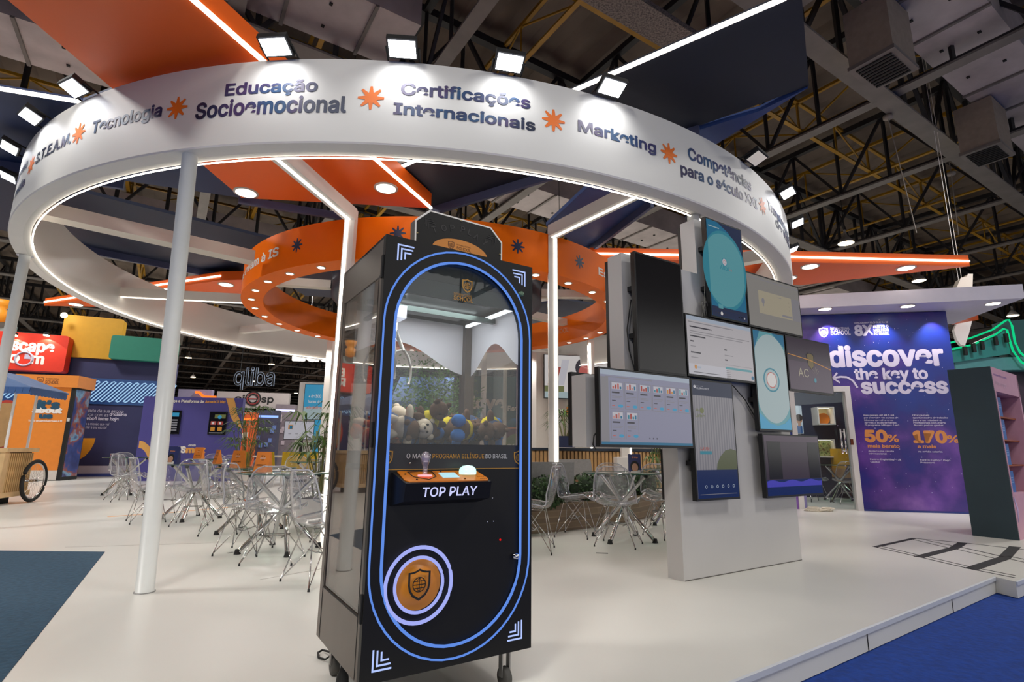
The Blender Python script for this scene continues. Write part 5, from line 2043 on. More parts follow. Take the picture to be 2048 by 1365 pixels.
for a in [(-1.15, 4.78, 20, 'glass table beside the left side of the claw machine'), (-2.26, 5.52, 30, 'second glass table counted from the claw machine to the left'), (-3.1, 6.68, 40, 'third glass table counted from the claw machine to the left'), (-4.45, 7.75, 12, 'glass table right behind the nearest white column'), (-5.9, 10.7, 30, 'far glass table before the purple panel'), (-7.95, 11.35, 50, 'far glass table left of the nearest white column'), (-3.4, 9.6, 15, 'far glass table under the orange ring at the left'), (1.30, 6.40, 52, 'glass table with a navy card left of the screen wall'), (2.28, 7.78, 30, 'glass table partly behind the foot of the screen wall'), (-.28, 5.95, 10, 'glass table mostly hidden behind the right of the claw machine'), (6.95, 11.55, 25, 'glass table inside the navy room behind the glass door')]:
    table(*a)
for a in [(-1.44, 4.30, 48, 'nearest clear chair, just left of the claw machine'), (-2.57, 5.44, 5, 'clear chair facing right at the second glass table from the machine'), (-2.10, 5.02, 95, 'clear chair seen from behind, between the two nearest glass tables'), (-3.42, 6.55, 28, 'clear chair facing right at the third glass table'), (-4.12, 7.22, 110, 'clear chair seen from behind at the table near the white column'), (-4.85, 7.42, 40, 'clear chair just left of the nearest white column facing right'), (-7.35, 10.45, 12, 'farthest left clear chair, facing right before the navy wall'), (-6.95, 10.05, 20, 'second clear chair from the far left, overlapping the first'), (-4.0, 8.3, 232, 'clear chair on the far side of the table behind the white column'), (-2.75, 7.25, 238, 'clear chair on the far side of the third glass table'), (-1.85, 6.05, 240, 'clear chair on the far side of the second glass table'), (-5.0, 8.05, -35, 'clear chair left of the table behind the white column'), (-5.35, 10.3, 140, 'clear chair at the far table before the purple panel, near side'), (-6.2, 11.35, -70, 'clear chair at the far table before the purple panel, far side'), (-8.45, 11.9, -50, 'clear chair at the far left table, far side'), (-3.0, 9.0, 120, 'clear chair at the far table under the orange ring, near side'), (-3.9, 10.1, -50, 'clear chair at the far table under the orange ring, far side'), (-1.0, 5.55, 262, 'clear chair behind the table at the left side of the machine'), (1.17, 6.02, 66, 'clear chair seen from behind at the table with the navy card'), (.24, 5.66, 172, 'clear chair facing left right beside the claw machine'), (.78, 6.62, -22, 'clear chair facing right at the table with the navy card'), (1.86, 6.60, 200, 'clear chair facing left beside the foot of the screen wall'), (1.32, 7.0, 272, 'clear chair on the far side of the table with the navy card'), (2.0, 7.3, 60, 'clear chair by the table partly behind the screen wall'), (6.72, 10.95, 75, 'clear chair seen from behind just inside the glass door'), (6.35, 11.5, 0, 'clear chair at the left of the table in the navy room'), (7.45, 11.05, 130, 'clear chair at the right of the table in the navy room')]:
    chair(*a)
# cards on tables
ORC_ = mat('card_orange', '#e8842e', .5, noise=.03)
NVC_ = mat('card_navy', '#232c62', .5, noise=.05)
CWH = mat('card_white', '#d8d4d0', .5, noise=.02)
SKN = mat('print_skin', '#b98a70')


def card(x, y, face, kind, lab, w=.15, h=.2):
    t = thing('table_card', lab, 'table card', (x, y, .7465), R_(face + 90), 'standing cards on the tables')
    b = B()
    b.hexa([(-w / 2, -.05, 0), (w / 2, -.05, 0), (w / 2, .05, 0), (-w / 2, .05, 0)], [(-w / 2, -.004, h), (w / 2, -.004, h), (w / 2, .004, h), (-w / 2, .004, h)])
    b.f.append([0, 3, 7, 4])
    b.m.append(1)
    b.s.append(False)
    b.build('card_body', [ORC_ if kind == 'o' else NVC_, CWH], t)
    b = B()
    g = lambda u, v, k=0: (u, -.0512 - .0004 * k + .046 * v / h, v)
    if kind == 'o':
        letters("it's", .04, .014, .03, lambda u, v: g(-.02 + u, .15 + v), b, 1)
        letters('about', .06, .014, .03, lambda u, v: g(-.03 + u, .13 + v), b, 2)
        letters('us', .025, .012, .03, lambda u, v: g(-.012 + u, .114 + v), b, 1)
        letters('OBRIGADO', .11, .016, .03, lambda u, v: g(-.055 + u, .06 + v), b, 1)
    else:
        letters('IS Max', .07, .018, .03, lambda u, v: g(-.03 + u, .165 + v), b, 0)
        b.quad(*[g(u, v, 1) for u, v in ell(0, .075, .05, .06, 20)], m=1)
        b.quad(*[g(u, v, 2) for u, v in ell(0, .062, .036, .046, 20)], m=3)
        b.quad(*[g(u, v, 3) for u, v in ((-.06, 0), (.06, 0), (.045, .022), (-.045, .022))], m=2)
        b.quad(*[g(u, v, 4) for u, v in ((.03, .004), (.06, .004), (.06, .034), (.03, .034))], m=2)
    b.build('card_print', [OPR, MBLACK, CWH, SKN], t)


for a in [(-2.5, 5.52, 262, 'o', 'orange card on the second glass table left of the machine'), (-3.27, 6.55, 262, 'o', 'orange card on the third glass table left of the machine'), (-4.22, 7.85, 235, 'o', 'slim orange card on the table by the white column', .1), (-4.72, 7.6, 268, 'n', 'navy card with a child portrait on the table by the white column', .19, .24), (-6.1, 10.65, 262, 'o', 'orange card on the far table before the purple panel', .18, .22), (1.42, 6.25, 262, 'n', 'navy card with a child portrait on the right glass table', .14, .21)]:
    card(*a)
# ------------------------------------------------------------------ plants
LEAF = mat('palm_leaf', '#4c6b2e', .5, noise=.3, scale=6)
LEAF2 = mat('bush_leaf', '#2f4a22', .6, noise=.4, scale=30)
STEM = mat('plant_stem', '#6a6a3a', .7, noise=.2)
SOIL = mat('soil', '#2f261e', .95, noise=.3, scale=30)


def palm(x, y, h, lab, seed, pot=.28, pr=.2, fronds=18, z0=0, spread=.55, potm=None):
    rg = random.Random(seed)
    t = thing('potted_palm', lab, 'plant', (x, y, z0))
    b = B()
    b.hexa([(-pr * .85, -pr * .85, 0), (pr * .85, -pr * .85, 0), (pr * .85, pr * .85, 0), (-pr * .85, pr * .85, 0)], [(-pr, -pr, pot), (pr, -pr, pot), (pr, pr, pot), (-pr, pr, pot)])
    b.build('pot', potm or WHITE, t)
    b = B()
    b.box((-pr * .9, -pr * .9, pot - .0), (pr * .9, pr * .9, pot + .004))
    b.build('soil', SOIL, t)
    st, lf = B(), B()
    for k in range(fronds):
        a = rg.uniform(0, 6.28)
        zt = pot + (h - pot) * rg.uniform(.35, 1)
        r0 = rg.uniform(0, pr * .5)
        base = Vector((r0 * math.cos(a), r0 * math.sin(a), pot))
        hd = base + Vector((math.cos(a) * spread * .35, math.sin(a) * spread * .35, zt - pot))
        st.tube([base, (base + hd) / 2 + Vector((0, 0, .05)), hd], .007, 5)
        nb = rg.randint(6, 9)
        for j in range(nb):
            ang = a + R_(-95 + 190 * j / (nb - 1))
            L = rg.uniform(.24, .38) * spread / .55
            dv = Vector((math.cos(ang), math.sin(ang), 0))
            sd = Vector((-dv.y, dv.x, 0)) * .019
            p1 = hd + dv * L * .5 + Vector((0, 0, .05))
            p2 = hd + dv * L + Vector((0, 0, -.06 - rg.uniform(0, .08)))
            lf.add([hd, p1 - sd, p1 + sd, p2], [[0, 1, 2], [1, 3, 2]])
    st.build('stem', STEM, t)
    lf.build('foliage', LEAF, t)
    return t


palm(-2.36, 6.85, 1.6, 'bushy palm in a white pot just left of the claw machine', 1, .38, .21, 26)
palm(-6.6, 13.6, 2.0, 'palm before the oval logo sign at the right of the purple panel', 2, .4, .25, 26, 0, .75)
palm(1.0, 10.0, .75, 'small palm in a navy planter on the wooden counter', 3, .2, .2, 14, 1.04, .55, NAVY)
palm(2.62, 9.6, 1.45, 'tall stemmed plant behind the table left of the screen wall foot', 4, .35, .18, 9, 0, .35)


def bush(c, r, lab, seed, grp):
    rg = random.Random(seed)
    b = B()
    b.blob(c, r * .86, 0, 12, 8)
    for k in range(420):
        u, v = rg.uniform(-1, 1), rg.uniform(0, 6.28)
        s = math.sqrt(1 - u * u)
        nrm = Vector((s * math.cos(v), s * math.sin(v), u))
        p = Vector(c) + nrm * r * rg.uniform(.84, 1.03)
        a = Vector((rg.uniform(-1, 1), rg.uniform(-1, 1), rg.uniform(-1, 1))).normalized() * r * .11
        q = nrm.cross(a).normalized() * r * .07 + nrm * r * .04
        b.add([p - a, p + q, p + a, p - q], [[0, 1, 2, 3]], 1)
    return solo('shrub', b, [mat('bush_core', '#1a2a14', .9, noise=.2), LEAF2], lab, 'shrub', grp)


PLW = ramp_mat('planter_wood', [(.3, '#6f5d4a'), (.5, '#8c7860'), (.7, '#7a6650')], 2.2, .6, kind='Z')
t = thing('planter', 'long curved wooden planter behind the clear chairs at the right', 'planter', (1.0, 7.4, 0))
path = [(-.5, 6.45), (.27, 6.72), (.60, 6.92), (1.16, 7.36), (1.9, 8.15), (2.6, 9.2)]
b = B()
vs = []
for i, (x, y) in enumerate(path):
    d = Vector((path[min(i + 1, 5)][0] - path[max(i - 1, 0)][0], path[min(i + 1, 5)][1] - path[max(i - 1, 0)][1], 0)).normalized()
    q = Vector((-d.y, d.x, 0)) * (.36, .12, .12, .3, .36, .36)[i]
    vs.append([Vector((x, y, 0)), Vector((x, y, .34)), Vector((x, y, .34)) + q, Vector((x, y, 0)) + q])
b.add([p for r in vs for p in r], [[i * 4 + j, (i + 1) * 4 + j, (i + 1) * 4 + (j + 1) % 4, i * 4 + (j + 1) % 4] for i in range(5) for j in range(4)] + [[0, 1, 2, 3], [20, 21, 22, 23]])
b.build('box_body', PLW, t, True)
b = B()
for (x, y) in ():
    pass
pm = [((x0 + x1) / 2, (y0 + y1) / 2) for (x0, y0), (x1, y1) in zip(path, path[1:])]
k = 0
names_ = ['first', 'second', 'third', 'fourth', 'fifth', 'sixth', 'seventh', 'eighth', 'ninth', 'tenth', 'eleventh', 'twelfth']
for i in range(12):
    s = i / 11 * 4.6
    a = min(int(s), 4)
    f_ = s - a
    x = path[a][0] * (1 - f_) + path[a + 1][0] * f_
    y = path[a][1] * (1 - f_) + path[a + 1][1] * f_
    d = Vector((path[a + 1][0] - path[a][0], path[a + 1][1] - path[a][1], 0)).normalized()
    q = Vector((-d.y, d.x, 0)) * (.18 if s > 2 else .06)
    bush((x + q.x, y + q.y, .47), .19 + .02 * ((i * 7) % 3), 'round green shrub in the long wooden planter, %s from its left end' % names_[i], 40 + i, 'shrubs in the wooden planter')
# tree behind the claw machine
t = thing('tree', 'leafy tree standing behind the claw machine, seen through its glass', 'tree', (-1.3, 9.0, 0))
b = B()
b.hexa([(-.35, -.35, 0), (.35, -.35, 0), (.35, .35, 0), (-.35, .35, 0)], [(-.4, -.4, .55), (.4, -.4, .55), (.4, .4, .55), (-.4, .4, .55)])
b.build('pot', PLW, t)
b = B()
b.tube([(0, 0, .55), (.03, .02, 1.1), (-.02, 0, 1.7)], [.05, .04, .025], 8)
rg = random.Random(9)
for k in range(8):
    a = k * .8
    b.tube([(0, 0, .9 + .09 * k), (.3 * math.cos(a), .3 * math.sin(a), 1.25 + .1 * k)], [.018, .006], 6)
b.build('trunk', mat('bark', '#5a4a3a', .9, noise=.25), t)
b = B()
for k in range(5200):
    u, v, w = rg.gauss(0, .36), rg.gauss(0, .36), rg.gauss(1.62, .42)
    if w < .75 or w > 2.62 or u * u + v * v > .85 - .2 * abs(w - 1.5):
        continue
    p = Vector((u, v, w))
    a = Vector((rg.uniform(-1, 1), rg.uniform(-1, 1), rg.uniform(-.6, .6))).normalized() * .034
    q = a.cross(Vector((rg.uniform(-1, 1), rg.uniform(-1, 1), 1))).normalized() * .017
    b.add([p - a, p + q, p + a, p - q], [[0, 1, 2, 3]])
b.build('foliage', mat('tree_leaf', '#5f8a3a', .55, noise=.4, scale=9), t)
# ------------------------------------------------------------------ lounge, counter and back wall at centre right
SLAT = mat('slat_oak', '#c39a66', .5, noise=.12, scale=4)
KP = Pl((1.0, 10.3), 8)
t = thing('slatted_counter', 'wooden slatted counter with a navy top behind the lounge', 'counter', KP.pt(.9, 0, -.3))
b = B()
b.pbox(KP, -.6, 2.1, 0, .98, -.6, -.03)
b.build('carcass', mat('counter_dark', '#7a5f40', .6, noise=.08), t, True)
b = B()
i = 0
u = -.6
while u < 2.1:
    b.pbox(KP, u, u + .05, .03, .97, -.03, 0)
    u += .075
b.build('slats', SLAT, t, True)
b = B()
b.pbox(KP, -.65, 2.15, .98, 1.03, -.65, .03)
b.build('worktop', mat('counter_navy', '#1d2838', .4, noise=.06), t, True)
SOFA = mat('sofa_grey', '#8b8988', .9, noise=.08, scale=30)
OAK = mat('oak_wood', '#8f6440', .5, noise=.15, scale=6)


def armchair(x, y, rz, lab, z0=0, w=.7):
    t = thing('armchair', lab, 'armchair', (x, y, z0), R_(rz), 'grey lounge seats')
    b = B()
    b.hexa([(-w / 2, -.02, .32), (w / 2, -.02, .32), (w / 2, .12, .30), (-w / 2, .12, .30)], [(-w / 2 + .03, -.10, .84), (w / 2 - .03, -.10, .84), (w / 2 - .03, .0, .84), (-w / 2 + .03, .0, .84)])
    b.build('backrest', SOFA, t)
    b = B()
    b.box((-w / 2, .0, .26), (w / 2, .6, .42))
    b.build('seat', SOFA, t)
    for s in (-1, 1):
        b = B()
        b.bar((s * (w / 2 + .03), -.05, .60), (s * (w / 2 + .03), .58, .56), .05, .03)
        b.build('armrest', OAK, t)
        for y_ in (.0, .56):
            b = B()
            b.bar((s * (w / 2 + .03), y_, 0), (s * (w / 2 + .03), y_, .57), .04)
            b.build('leg', OAK, t)


armchair(.50, 7.09, 24, 'grey upholstered armchair seen from behind, right of the claw machine')
armchair(1.05, 9.1, 200, 'grey armchair with wooden arms before the slatted counter')
b = B()
b.box((1.85, 9.45, 0), (2.2, 9.8, .88))
solo('white_stool', b, WHITE, 'white block seat beside the slatted counter', 'stool')
b = B()
b.box((2.05, 10.0, 0), (2.2, 10.15, 2.9))
lb = thing('light_pillar', 'white pillar with a light line at the right end of the slatted counter', 'pillar', (2.12, 10.07, 0))
b.build('shaft', WHITE, lb, True)
b = B()
b.box((2.2, 9.99, .2), (2.23, 10.0, 2.9))
b.build('led_strip', LED, lb, True)
VP = Pl((.5, 14.2), 12)
b = B()
b.pbox(VP, -.35, 5.6, 0, 3.6, -.15, 0)
struct('wall_lounge', b, mat('lounge_white', '#cfc8c0', .6, noise=.02))
u0, z0 = VP.uz(1088, 797, .05)
u1, z1 = VP.uz(1216, 722, .05)


def d_photo(R, Pg, Tx):
    R(.0, 0, 1, .14, 'softteal', 0)
    R(.0, .14, .2, .28, 'olive', 1)
    Pg([(.0, .28), (.08, .28), (.16, .95), (.02, .95)], 'white', 2)
    Pg([(.03, .3), (.12, .3), (.17, .72), (.08, .72)], 'red', 3)
    Pg([(.14, .3), (.2, .3), (.26, .9), (.18, .9)], 'pale', 2)
    Pg(ell(.42, .72, .10, .24, 20), 'ink', 3)
    Pg(ell(.44, .62, .085, .2, 20), 'coral', 4)
    Pg([(.28, .25), (.6, .25), (.56, .5), (.44, .42), (.32, .5)], 'lav', 5)
    Tx('NOVO', .56, .55, .2, .14, 'coral', 5)
    R(.78, .55, 1, 1, 'aqua', 2)


screen('large bright wall screen with a colourful picture behind the white posts', VP, u0, u1 + .9, z0, z1 + .1, .06, 'white', d_photo, 'wall_screen', .05, None, False)
b = B()
b.ppoly(VP, [VP.uz(px, py, .01) for px, py in ((1133, 815), (1137, 815), (1137, 838), (1133, 832))], .01)
solo('wall_badge', b, ORC_, 'small orange badge on the white lounge wall', 'badge')
# teal stand seen through the machine glass
b = B()
Tp = Pl((-.95, 15.6), 4)
t = thing('teal_stand', 'teal and rust coloured stand wall behind the tree, seen through the claw machine', 'stand', Tp.pt(.7, 0, 0))
b.pbox(Tp, -.3, 1.5, 1.6, 3.1, -.1, 0)
b.build('upper_panel', mat('stand_teal', '#2a5c5e', .5, noise=.06), t, True)
b = B()
b.pbox(Tp, -.3, 1.5, 0, 1.6, -.1, -.02)
b.build('lower_panel', mat('stand_rust', '#7a4630', .5, noise=.08), t, True)
b = B()
pletters(Tp, 'love', -.2, .75, 2.15, .35, .003, b, 0, .05)
pletters(Tp, 'Floresça', .85, 1.4, 2.1, .14, .003, b, 0, .04)
b.build('lettering', CREAM, t, True)
b = B()
b.ppoly(Tp, ell(1.15, .9, .45, .55, 30), -.017, 0)
pletters(Tp, 'Criança', .85, 1.4, 1.02, .12, -.014, b, 1, .04)
b.build('round_print', [mat('stand_green', '#7c8a2c', .5), CREAM], t, True)
b = B()
b.pbox(Tp, -.3, 1.5, 1.58, 1.62, 0, .05)
b.build('shelf_edge', OPR, t, True)
Aw = Pl((-2.6, 12.8), 0)
t = thing('awning_booth', 'small booth with a blue awning seen through the machine glass', 'booth', Aw.pt(.5, 0, 0))
b = B()
b.hexa([Aw.pt(-.2, 2.0, .5), Aw.pt(1.15, 2.0, .5), Aw.pt(1.15, 2.0, -.5), Aw.pt(-.2, 2.0, -.5)], [Aw.pt(-.2, 2.05, .5), Aw.pt(1.15, 2.05, .5), Aw.pt(1.15, 2.75, -.5), Aw.pt(-.2, 2.75, -.5)])
b.build('awning', mat('awning_blue', '#4a6c9c', .7, noise=.06), t, True)
b = B()
for u in (-.15, 1.08):
    b.pbox(Aw, u, u + .07, 0, 2.0, .38, .46)
b.build('awning_post', WHITE, t, True)
b = B()
b.pbox(Aw, -.2, 1.15, 0, 1.1, -.4, .3)
b.build('cabinet_body', mat('booth_blue_white', '#9fb4cc', .5, noise=.05), t, True)
b = B()
b.pbox(Aw, -.2, .35, 1.25, 2.0, -.42, -.38)
b.pbox(Aw, .55, 1.15, 1.25, 2.0, -.42, -.38, 1)
b.build('back_hatch', [mat('hatch_red', '#c03a22', .5), mat('hatch_tan', '#d09a66', .5)], t, True)
#==LEFT
# ================================================================== LEFT SIDE STANDS
NP = Pl((-14.55, 16.95), 24)
b = B()
u1 = NP.uz(345, 800)[0]
b.pbox(NP, -8, u1, 0, 3.78, -.3, 0)
nvw = thing('navy_stand', 'large navy stand wall with white lettering and a zigzag light band', 'stand', NP.pt(0, 0, -.15))
b.build('wall_board', mat('stand_navy', '#2a2c58', .6, noise=.06, scale=3), nvw, True)
b = B()
b.pbox(NP, -8, u1 + .3, 0, .09, 0, .06)
b.build('plinth', mat('plinth_blue', '#243a86', .5), nvw, True)
b = B()
b.pbox(NP, -8, u1 + .3, .09, .33, 0, .05)
b.build('base_band', mat('base_lilac', '#b9b2c0', .5, noise=.03), nvw, True)
za, zb_ = NP.uz(200, 804, .05)[1], NP.uz(200, 762, .05)[1]
b = B()
b.pbox(NP, -8, u1, za - .08, zb_ + .08, 0, .04)
b.build('band_backing', mat('band_blue', '#1c4a86', .4, noise=.05), nvw, True)
b = B()
u = -7.4
while u < u1 - .5:
    r = .045
    L = (zb_ - za)
    pts = [(u, za + .03), (u + L * .72, zb_ - .03), (u + L * .72 + .05, zb_ - .015), (u + L * .72 + .10, zb_ - .035), (u + .11, za + .035), (u + .06, za + .01)]
    b.tube([NP.pt(p, z, .06) for p, z in pts], .019, 5, closed=True)
    u += .215
b.build('zigzag_light', glow('zigzag_glow', '#a9d2f4', .8), nvw, True)
b = B()
LPR = mat('lavender_print', '#c6c2d6', .5, noise=.01)
uu = NP.uz(157, 822, .01)[0]
for i, (s_, x1, py, cap, bold) in enumerate([('O legado da sua escola', 247, 824, .105, .0), ('começa com as', 217, 832, .1, .0), ('que você toma hoje', 237, 840, .105, .04), ('Entenda a missão que vai', 218, 850, .075, 0), ('transformar a sua escola!', 213, 857, .075, 0)]):
    ua, z = NP.uz(157, py, .01)
    pletters(NP, s_, uu, NP.uz(x1, py, .01)[0], z, cap, .01, b, 0, bold)
ua, z = NP.uz(219, 832, .01)
pletters(NP, 'decisões', ua, NP.uz(253, 832, .01)[0], z, .1, .01, b, 0, .04)
b.build('lettering', LPR, nvw, True)
b = B()
q = [NP.uz(px, py, .008) for px, py in ((160, 877), (191, 877), (188, 888), (180, 902), (170, 913), (155, 922))]
b.ppoly(NP, q, .008)
b.build('quarter_disc', mat('disc_amber', '#d9901c', .5, noise=.03), nvw, True)


def block(lab, name, px0, py0, px1, py1, hexcol, o0, o1, cat='sign block'):
    u0, z1 = NP.uz(px0, py0, o1)
    u1_, z0 = NP.uz(px1, py1, o1)
    t = thing(name, lab, cat, NP.pt((u0 + u1_) / 2, z0, o0))
    b = B()
    pts = round_rect(u0, u1_, z0, z1, .08, 3)
    b.pprism(NP, pts, o0, o1)
    b.build('block_body', mat(name + hexcol, hexcol, .5, noise=.03), t, True)
    return t, u0, u1_, z0, z1


t, u0, u1_, z0, z1 = block('red block sign with white words reading Escape Room', 'escape_sign', -95, 655, 126, 745, '#dc3014', .14, .6)
b = B()
ub_, zb1 = NP.uz(0, 705, .605)
pletters(NP, 'Escape', NP.uz(2, 705, .605)[0], NP.uz(106, 708, .605)[0], NP.uz(60, 703, .605)[1], .34, .606, b, 0, .045)
ru = NP.uz(0, 728, .605)[0]
pletters(NP, 'Ro', NP.uz(-8, 728, .605)[0], NP.uz(36, 728, .605)[0], NP.uz(40, 726, .605)[1], .32, .606, b, 0, .045)
pletters(NP, 'm', NP.uz(61, 728, .605)[0], NP.uz(86, 728, .605)[0], NP.uz(70, 728, .605)[1], .32, .606, b, 0, .045)
cu, cz = NP.uz(48, 718, .605)
b.tube([NP.pt(x, z, .61) for x, z in ell(cu, cz, .21, .21, 24)], .03, 5, m=1, closed=True)
b.ppoly(NP, [(cu, cz)] + ell(cu, cz, .16, .16, 10, 0, 90), .609, 1)
b.pbox(NP, cu - .05, cu + .05, cz + .22, cz + .29, .606, .612, 1)
b.build('lettering', [WPR, mat('print_grey_blue', '#b9b4cc', .5)], t, True)
for px, lab in ((92, 'small spot lamp on top of the red Escape Room sign, right one'), (28, 'small spot lamp on top of the red Escape Room sign, left one')):
    u, z = NP.uz(px, 672, .8)
    t2 = thing('spot_lamp', lab, 'spotlight', NP.pt(u, z, .8))
    b = B()
    b.pbox(NP, u - .06, u + .06, z + .03, z + .1, .72, .84)
    b.bar(NP.pt(u, z + .08, .72), NP.pt(u, z + .1, .3), .03)
    b.build('lamp_head', MBLACK, t2, True)
    b = B()
    b.pbox(NP, u - .06, u + .06, z, z + .03, .72, .84)
    b.build('lens', glow('small_spot_glow', '#fff0c0', 12), t2, True)
    d = bpy.data.lights.new('sign_beam', 'SPOT')
    d.energy = 14
    d.spot_size = R_(110)
    d.color = (1, .9, .75)
    lo = bpy.data.objects.new('sign_beam', d)
    COL.objects.link(lo)
    lo.parent = t2
    lo.location = NP.pt(u, z - .02, .8) - t2.location
    lo.rotation_euler = (Vector((0, 0, -1)) - NP.n * .4).to_track_quat('-Z', 'Y').to_euler()
block('yellow block standing on the navy stand wall', 'yellow_block', 130, 629, 236, 720, '#d39c10', -.3, .12)
block('green block beside the yellow one on the navy stand wall', 'green_block', 224, 670, 352, 726, '#1f7f68', .14, .45)
block('pale grey green block above the left end of the Escape Room sign', 'grey_block', -40, 639, 14, 672, '#8fa8a4', -.3, .3)
u, z = NP.uz(128, 631, .5)
b = B()
b.blob(NP.pt(u, z, .5), .09, n=10, k=6)
solo('spot_lamp', b, MT['small_spot_glow'], 'bare bright lamp at the top left corner of the yellow block', 'spotlight')
t = thing('lantern', 'amber lantern shape above the left end of the navy stand', 'lantern', NP.pt(*NP.uz(3, 633, .4), .4))
b = B()
u, z = NP.uz(1, 623, .4)
b.lathe([(.0, -.35), (.18, -.3), (.22, 0), (.12, .08), (.2, .15), (.26, .34), (0, .36)], 14, NP.pt(u, z, .4))
b.build('lantern_body', mat('lantern_amber', '#d98a1c', .5, noise=.05, emit=.2), t, True)
# orange vending cabinet
WP_ = Pl(onz(27, 962)[:2], 10)
k0 = WP_.uz(112, 968)[0]
t = thing('vending_machine', 'orange vending cabinet printed with the words it\'s about us', 'vending machine', WP_.pt(k0 / 2, 0, -.4), 0)
u0, z1 = WP_.uz(38, 773)
u1, _ = WP_.uz(143, 785)
zh = WP_.uz(45, 749)[1]
b = B()
b.pbox(WP_, u0, u1, .28, z1, -.75, 0)
b.build('cabinet', mat('vend_orange', '#e88a35', .45, noise=.03), t, True)
b = B()
b.pbox(WP_, u0 - .06, u0, .0, z1, -.75, .02)
b.pbox(WP_, u1, u1 + .1, .0, z1, -.75, .02)
b.build('door_trim', MBLACK, t, True)
b = B()
b.pbox(WP_, u1 + .1, u1 + .105, .1, z1 - .05, -.72, -.04)
b.build('side_print', ramp_mat('vend_side', [(.3, '#2c3468'), (.45, '#3a4a86'), (.52, '#94503c'), (.6, '#7aa4c4'), (.7, '#3a3a6c')], 2.2, .3), t, True)
b = B()
b.pbox(WP_, u0 - .1, u1 + .16, z1, zh, -.8, .06)
hd_ = b.build('header', mat('vend_header', '#e0893c', .45, noise=.03), t, True)
b = B()
b.pbox(WP_, u0, u1, 0.02, .28, -.74, -.005)
b.build('kick_plate', mat('vend_white', '#d8d0c8', .4, noise=.03), t, True)
b = B()
zc = (z1 + zh) / 2
shield(b, lambda u, v: WP_.pt(u, v, .063), u0 + (u1 - u0) * .40, zc, .22, 0, .08)
pletters(WP_, 'SCHOOL', u0 + (u1 - u0) * .5, u0 + (u1 - u0) * .76, zc - .09, .1, .063, b, 0, .02)
pletters(WP_, 'INTERNATIONAL', u0 + (u1 - u0) * .5, u0 + (u1 - u0) * .76, zc + .035, .045, .063, b, 0, 0)
b.build('lettering', mat('vend_brown', '#7a4a30', .5), hd_, True)
b = B()
TLP = mat('vend_teal_print', '#27506a', .5)
q0 = WP_.uz(76, 818, .01)
pletters(WP_, "it's", WP_.uz(74, 818, .01)[0], WP_.uz(117, 818, .01)[0], WP_.uz(90, 818, .01)[1], .23, .01, b, 0, .07)
pletters(WP_, 'about', WP_.uz(65, 826, .01)[0], WP_.uz(122, 826, .01)[0], WP_.uz(90, 826, .01)[1], .14, .01, b, 1, .09)
pletters(WP_, 'us', WP_.uz(79, 837, .01)[0], WP_.uz(103, 837, .01)[0], WP_.uz(90, 837, .01)[1], .13, .01, b, 0, .09)
pletters(WP_, 'Todos os caminhos levam à IS', WP_.uz(56, 844, .01)[0], WP_.uz(124, 844, .01)[0], WP_.uz(90, 844, .01)[1], .05, .01, b, 1, .03)
b.build('lettering', [TLP, WPR], t, True)
b = B()
uq = u1 + .02
zq = WP_.uz(146, 840, .03)[1]
b.pbox(WP_, uq, uq + .07, zq - .05, zq + .05, .02, .03)
b.build('card_reader', mat('reader_white', '#cfd0d0', .4), t, True)
# wooden cart with big wheel and awning
CP_ = Pl((-8.374, 9.117), 104)
t = thing('market_cart', 'wooden slatted market cart with a large spoked wheel and blue awning', 'cart', CP_.pt(.2, 0, -.4))
K0, K1, KD = -.12, .66, -.85
b = B()
b.pbox(CP_, K0, K1 - .03, .16, .86, KD, -.03)
b.build('cart_box', mat('cart_inner', '#a08058', .6, noise=.1), t, True)
b = B()
u = K0 + .1
while u < K1 - .02:
    b.pbox(CP_, u, u + .03, .2, .84, -.03, 0)
    u += .052
v = KD
while v < -.15:
    b.pbox(CP_, K0 - .03, K0, .2, .84, v, v + .03)
    v += .055
b.build('slats', mat('cart_slat', '#cda56e', .5, noise=.15, scale=5), t, True)
b = B()
b.pbox(CP_, K0 - .05, K1 + .04, .86, .925, KD - .03, .04)
b.pbox(CP_, K0 - .03, K1 + .02, .12, .2, KD - .02, .02)
b.pbox(CP_, K0 - .03, K0 + .09, .2, .86, -.12, .004)
b.build('rail', mat('cart_rail', '#d3b080', .5, noise=.12, scale=5), t, True)
ctr = CP_.pt(.55, .365, .12)
b = B()
b.tube([ctr + CP_.d * .335 * math.cos(a) + Vector((0, 0, .335 * math.sin(a))) for a in [2 * math.pi * i / 44 for i in range(44)]], .03, 10, closed=True)
wh = b.build('wheel', mat('tyre', '#1a1918', .8, noise=.1), t, True)
b = B()
b.tube([ctr + CP_.d * .302 * math.cos(a) + Vector((0, 0, .302 * math.sin(a))) for a in [2 * math.pi * i / 44 for i in range(44)]], .012, 8, closed=True)
for i in range(28):
    a, a2 = 2 * math.pi * i / 28, 2 * math.pi * i / 28 + (.9 if i % 2 else -.9)
    b.tube([ctr + CP_.d * .30 * math.cos(a) + Vector((0, 0, .30 * math.sin(a))), ctr + CP_.n * (.03 if i % 4 < 2 else -.03) + CP_.d * .03 * math.cos(a2) + Vector((0, 0, .03 * math.sin(a2)))], .002, 4)
b.tube([ctr - CP_.n * .14, ctr + CP_.n * .05], .022, 10)
b.build('spokes', CHROME, wh, True)
b = B()
b.pbox(CP_, -.1, .45, .0, .12, -.6, -.15)
b.build('under_box', MBLACK, t, True)
for u in (K0 + .06, K1 - .14):
    for o in (-.06, KD + .06):
        b = B()
        b.tube([CP_.pt(u, .92, o), CP_.pt(u, 1.93, o)], .02, 10)
        b.build('awning_post', WHITE, t, True)
A0, A1 = K0 - .25, K1 + .12
b = B()
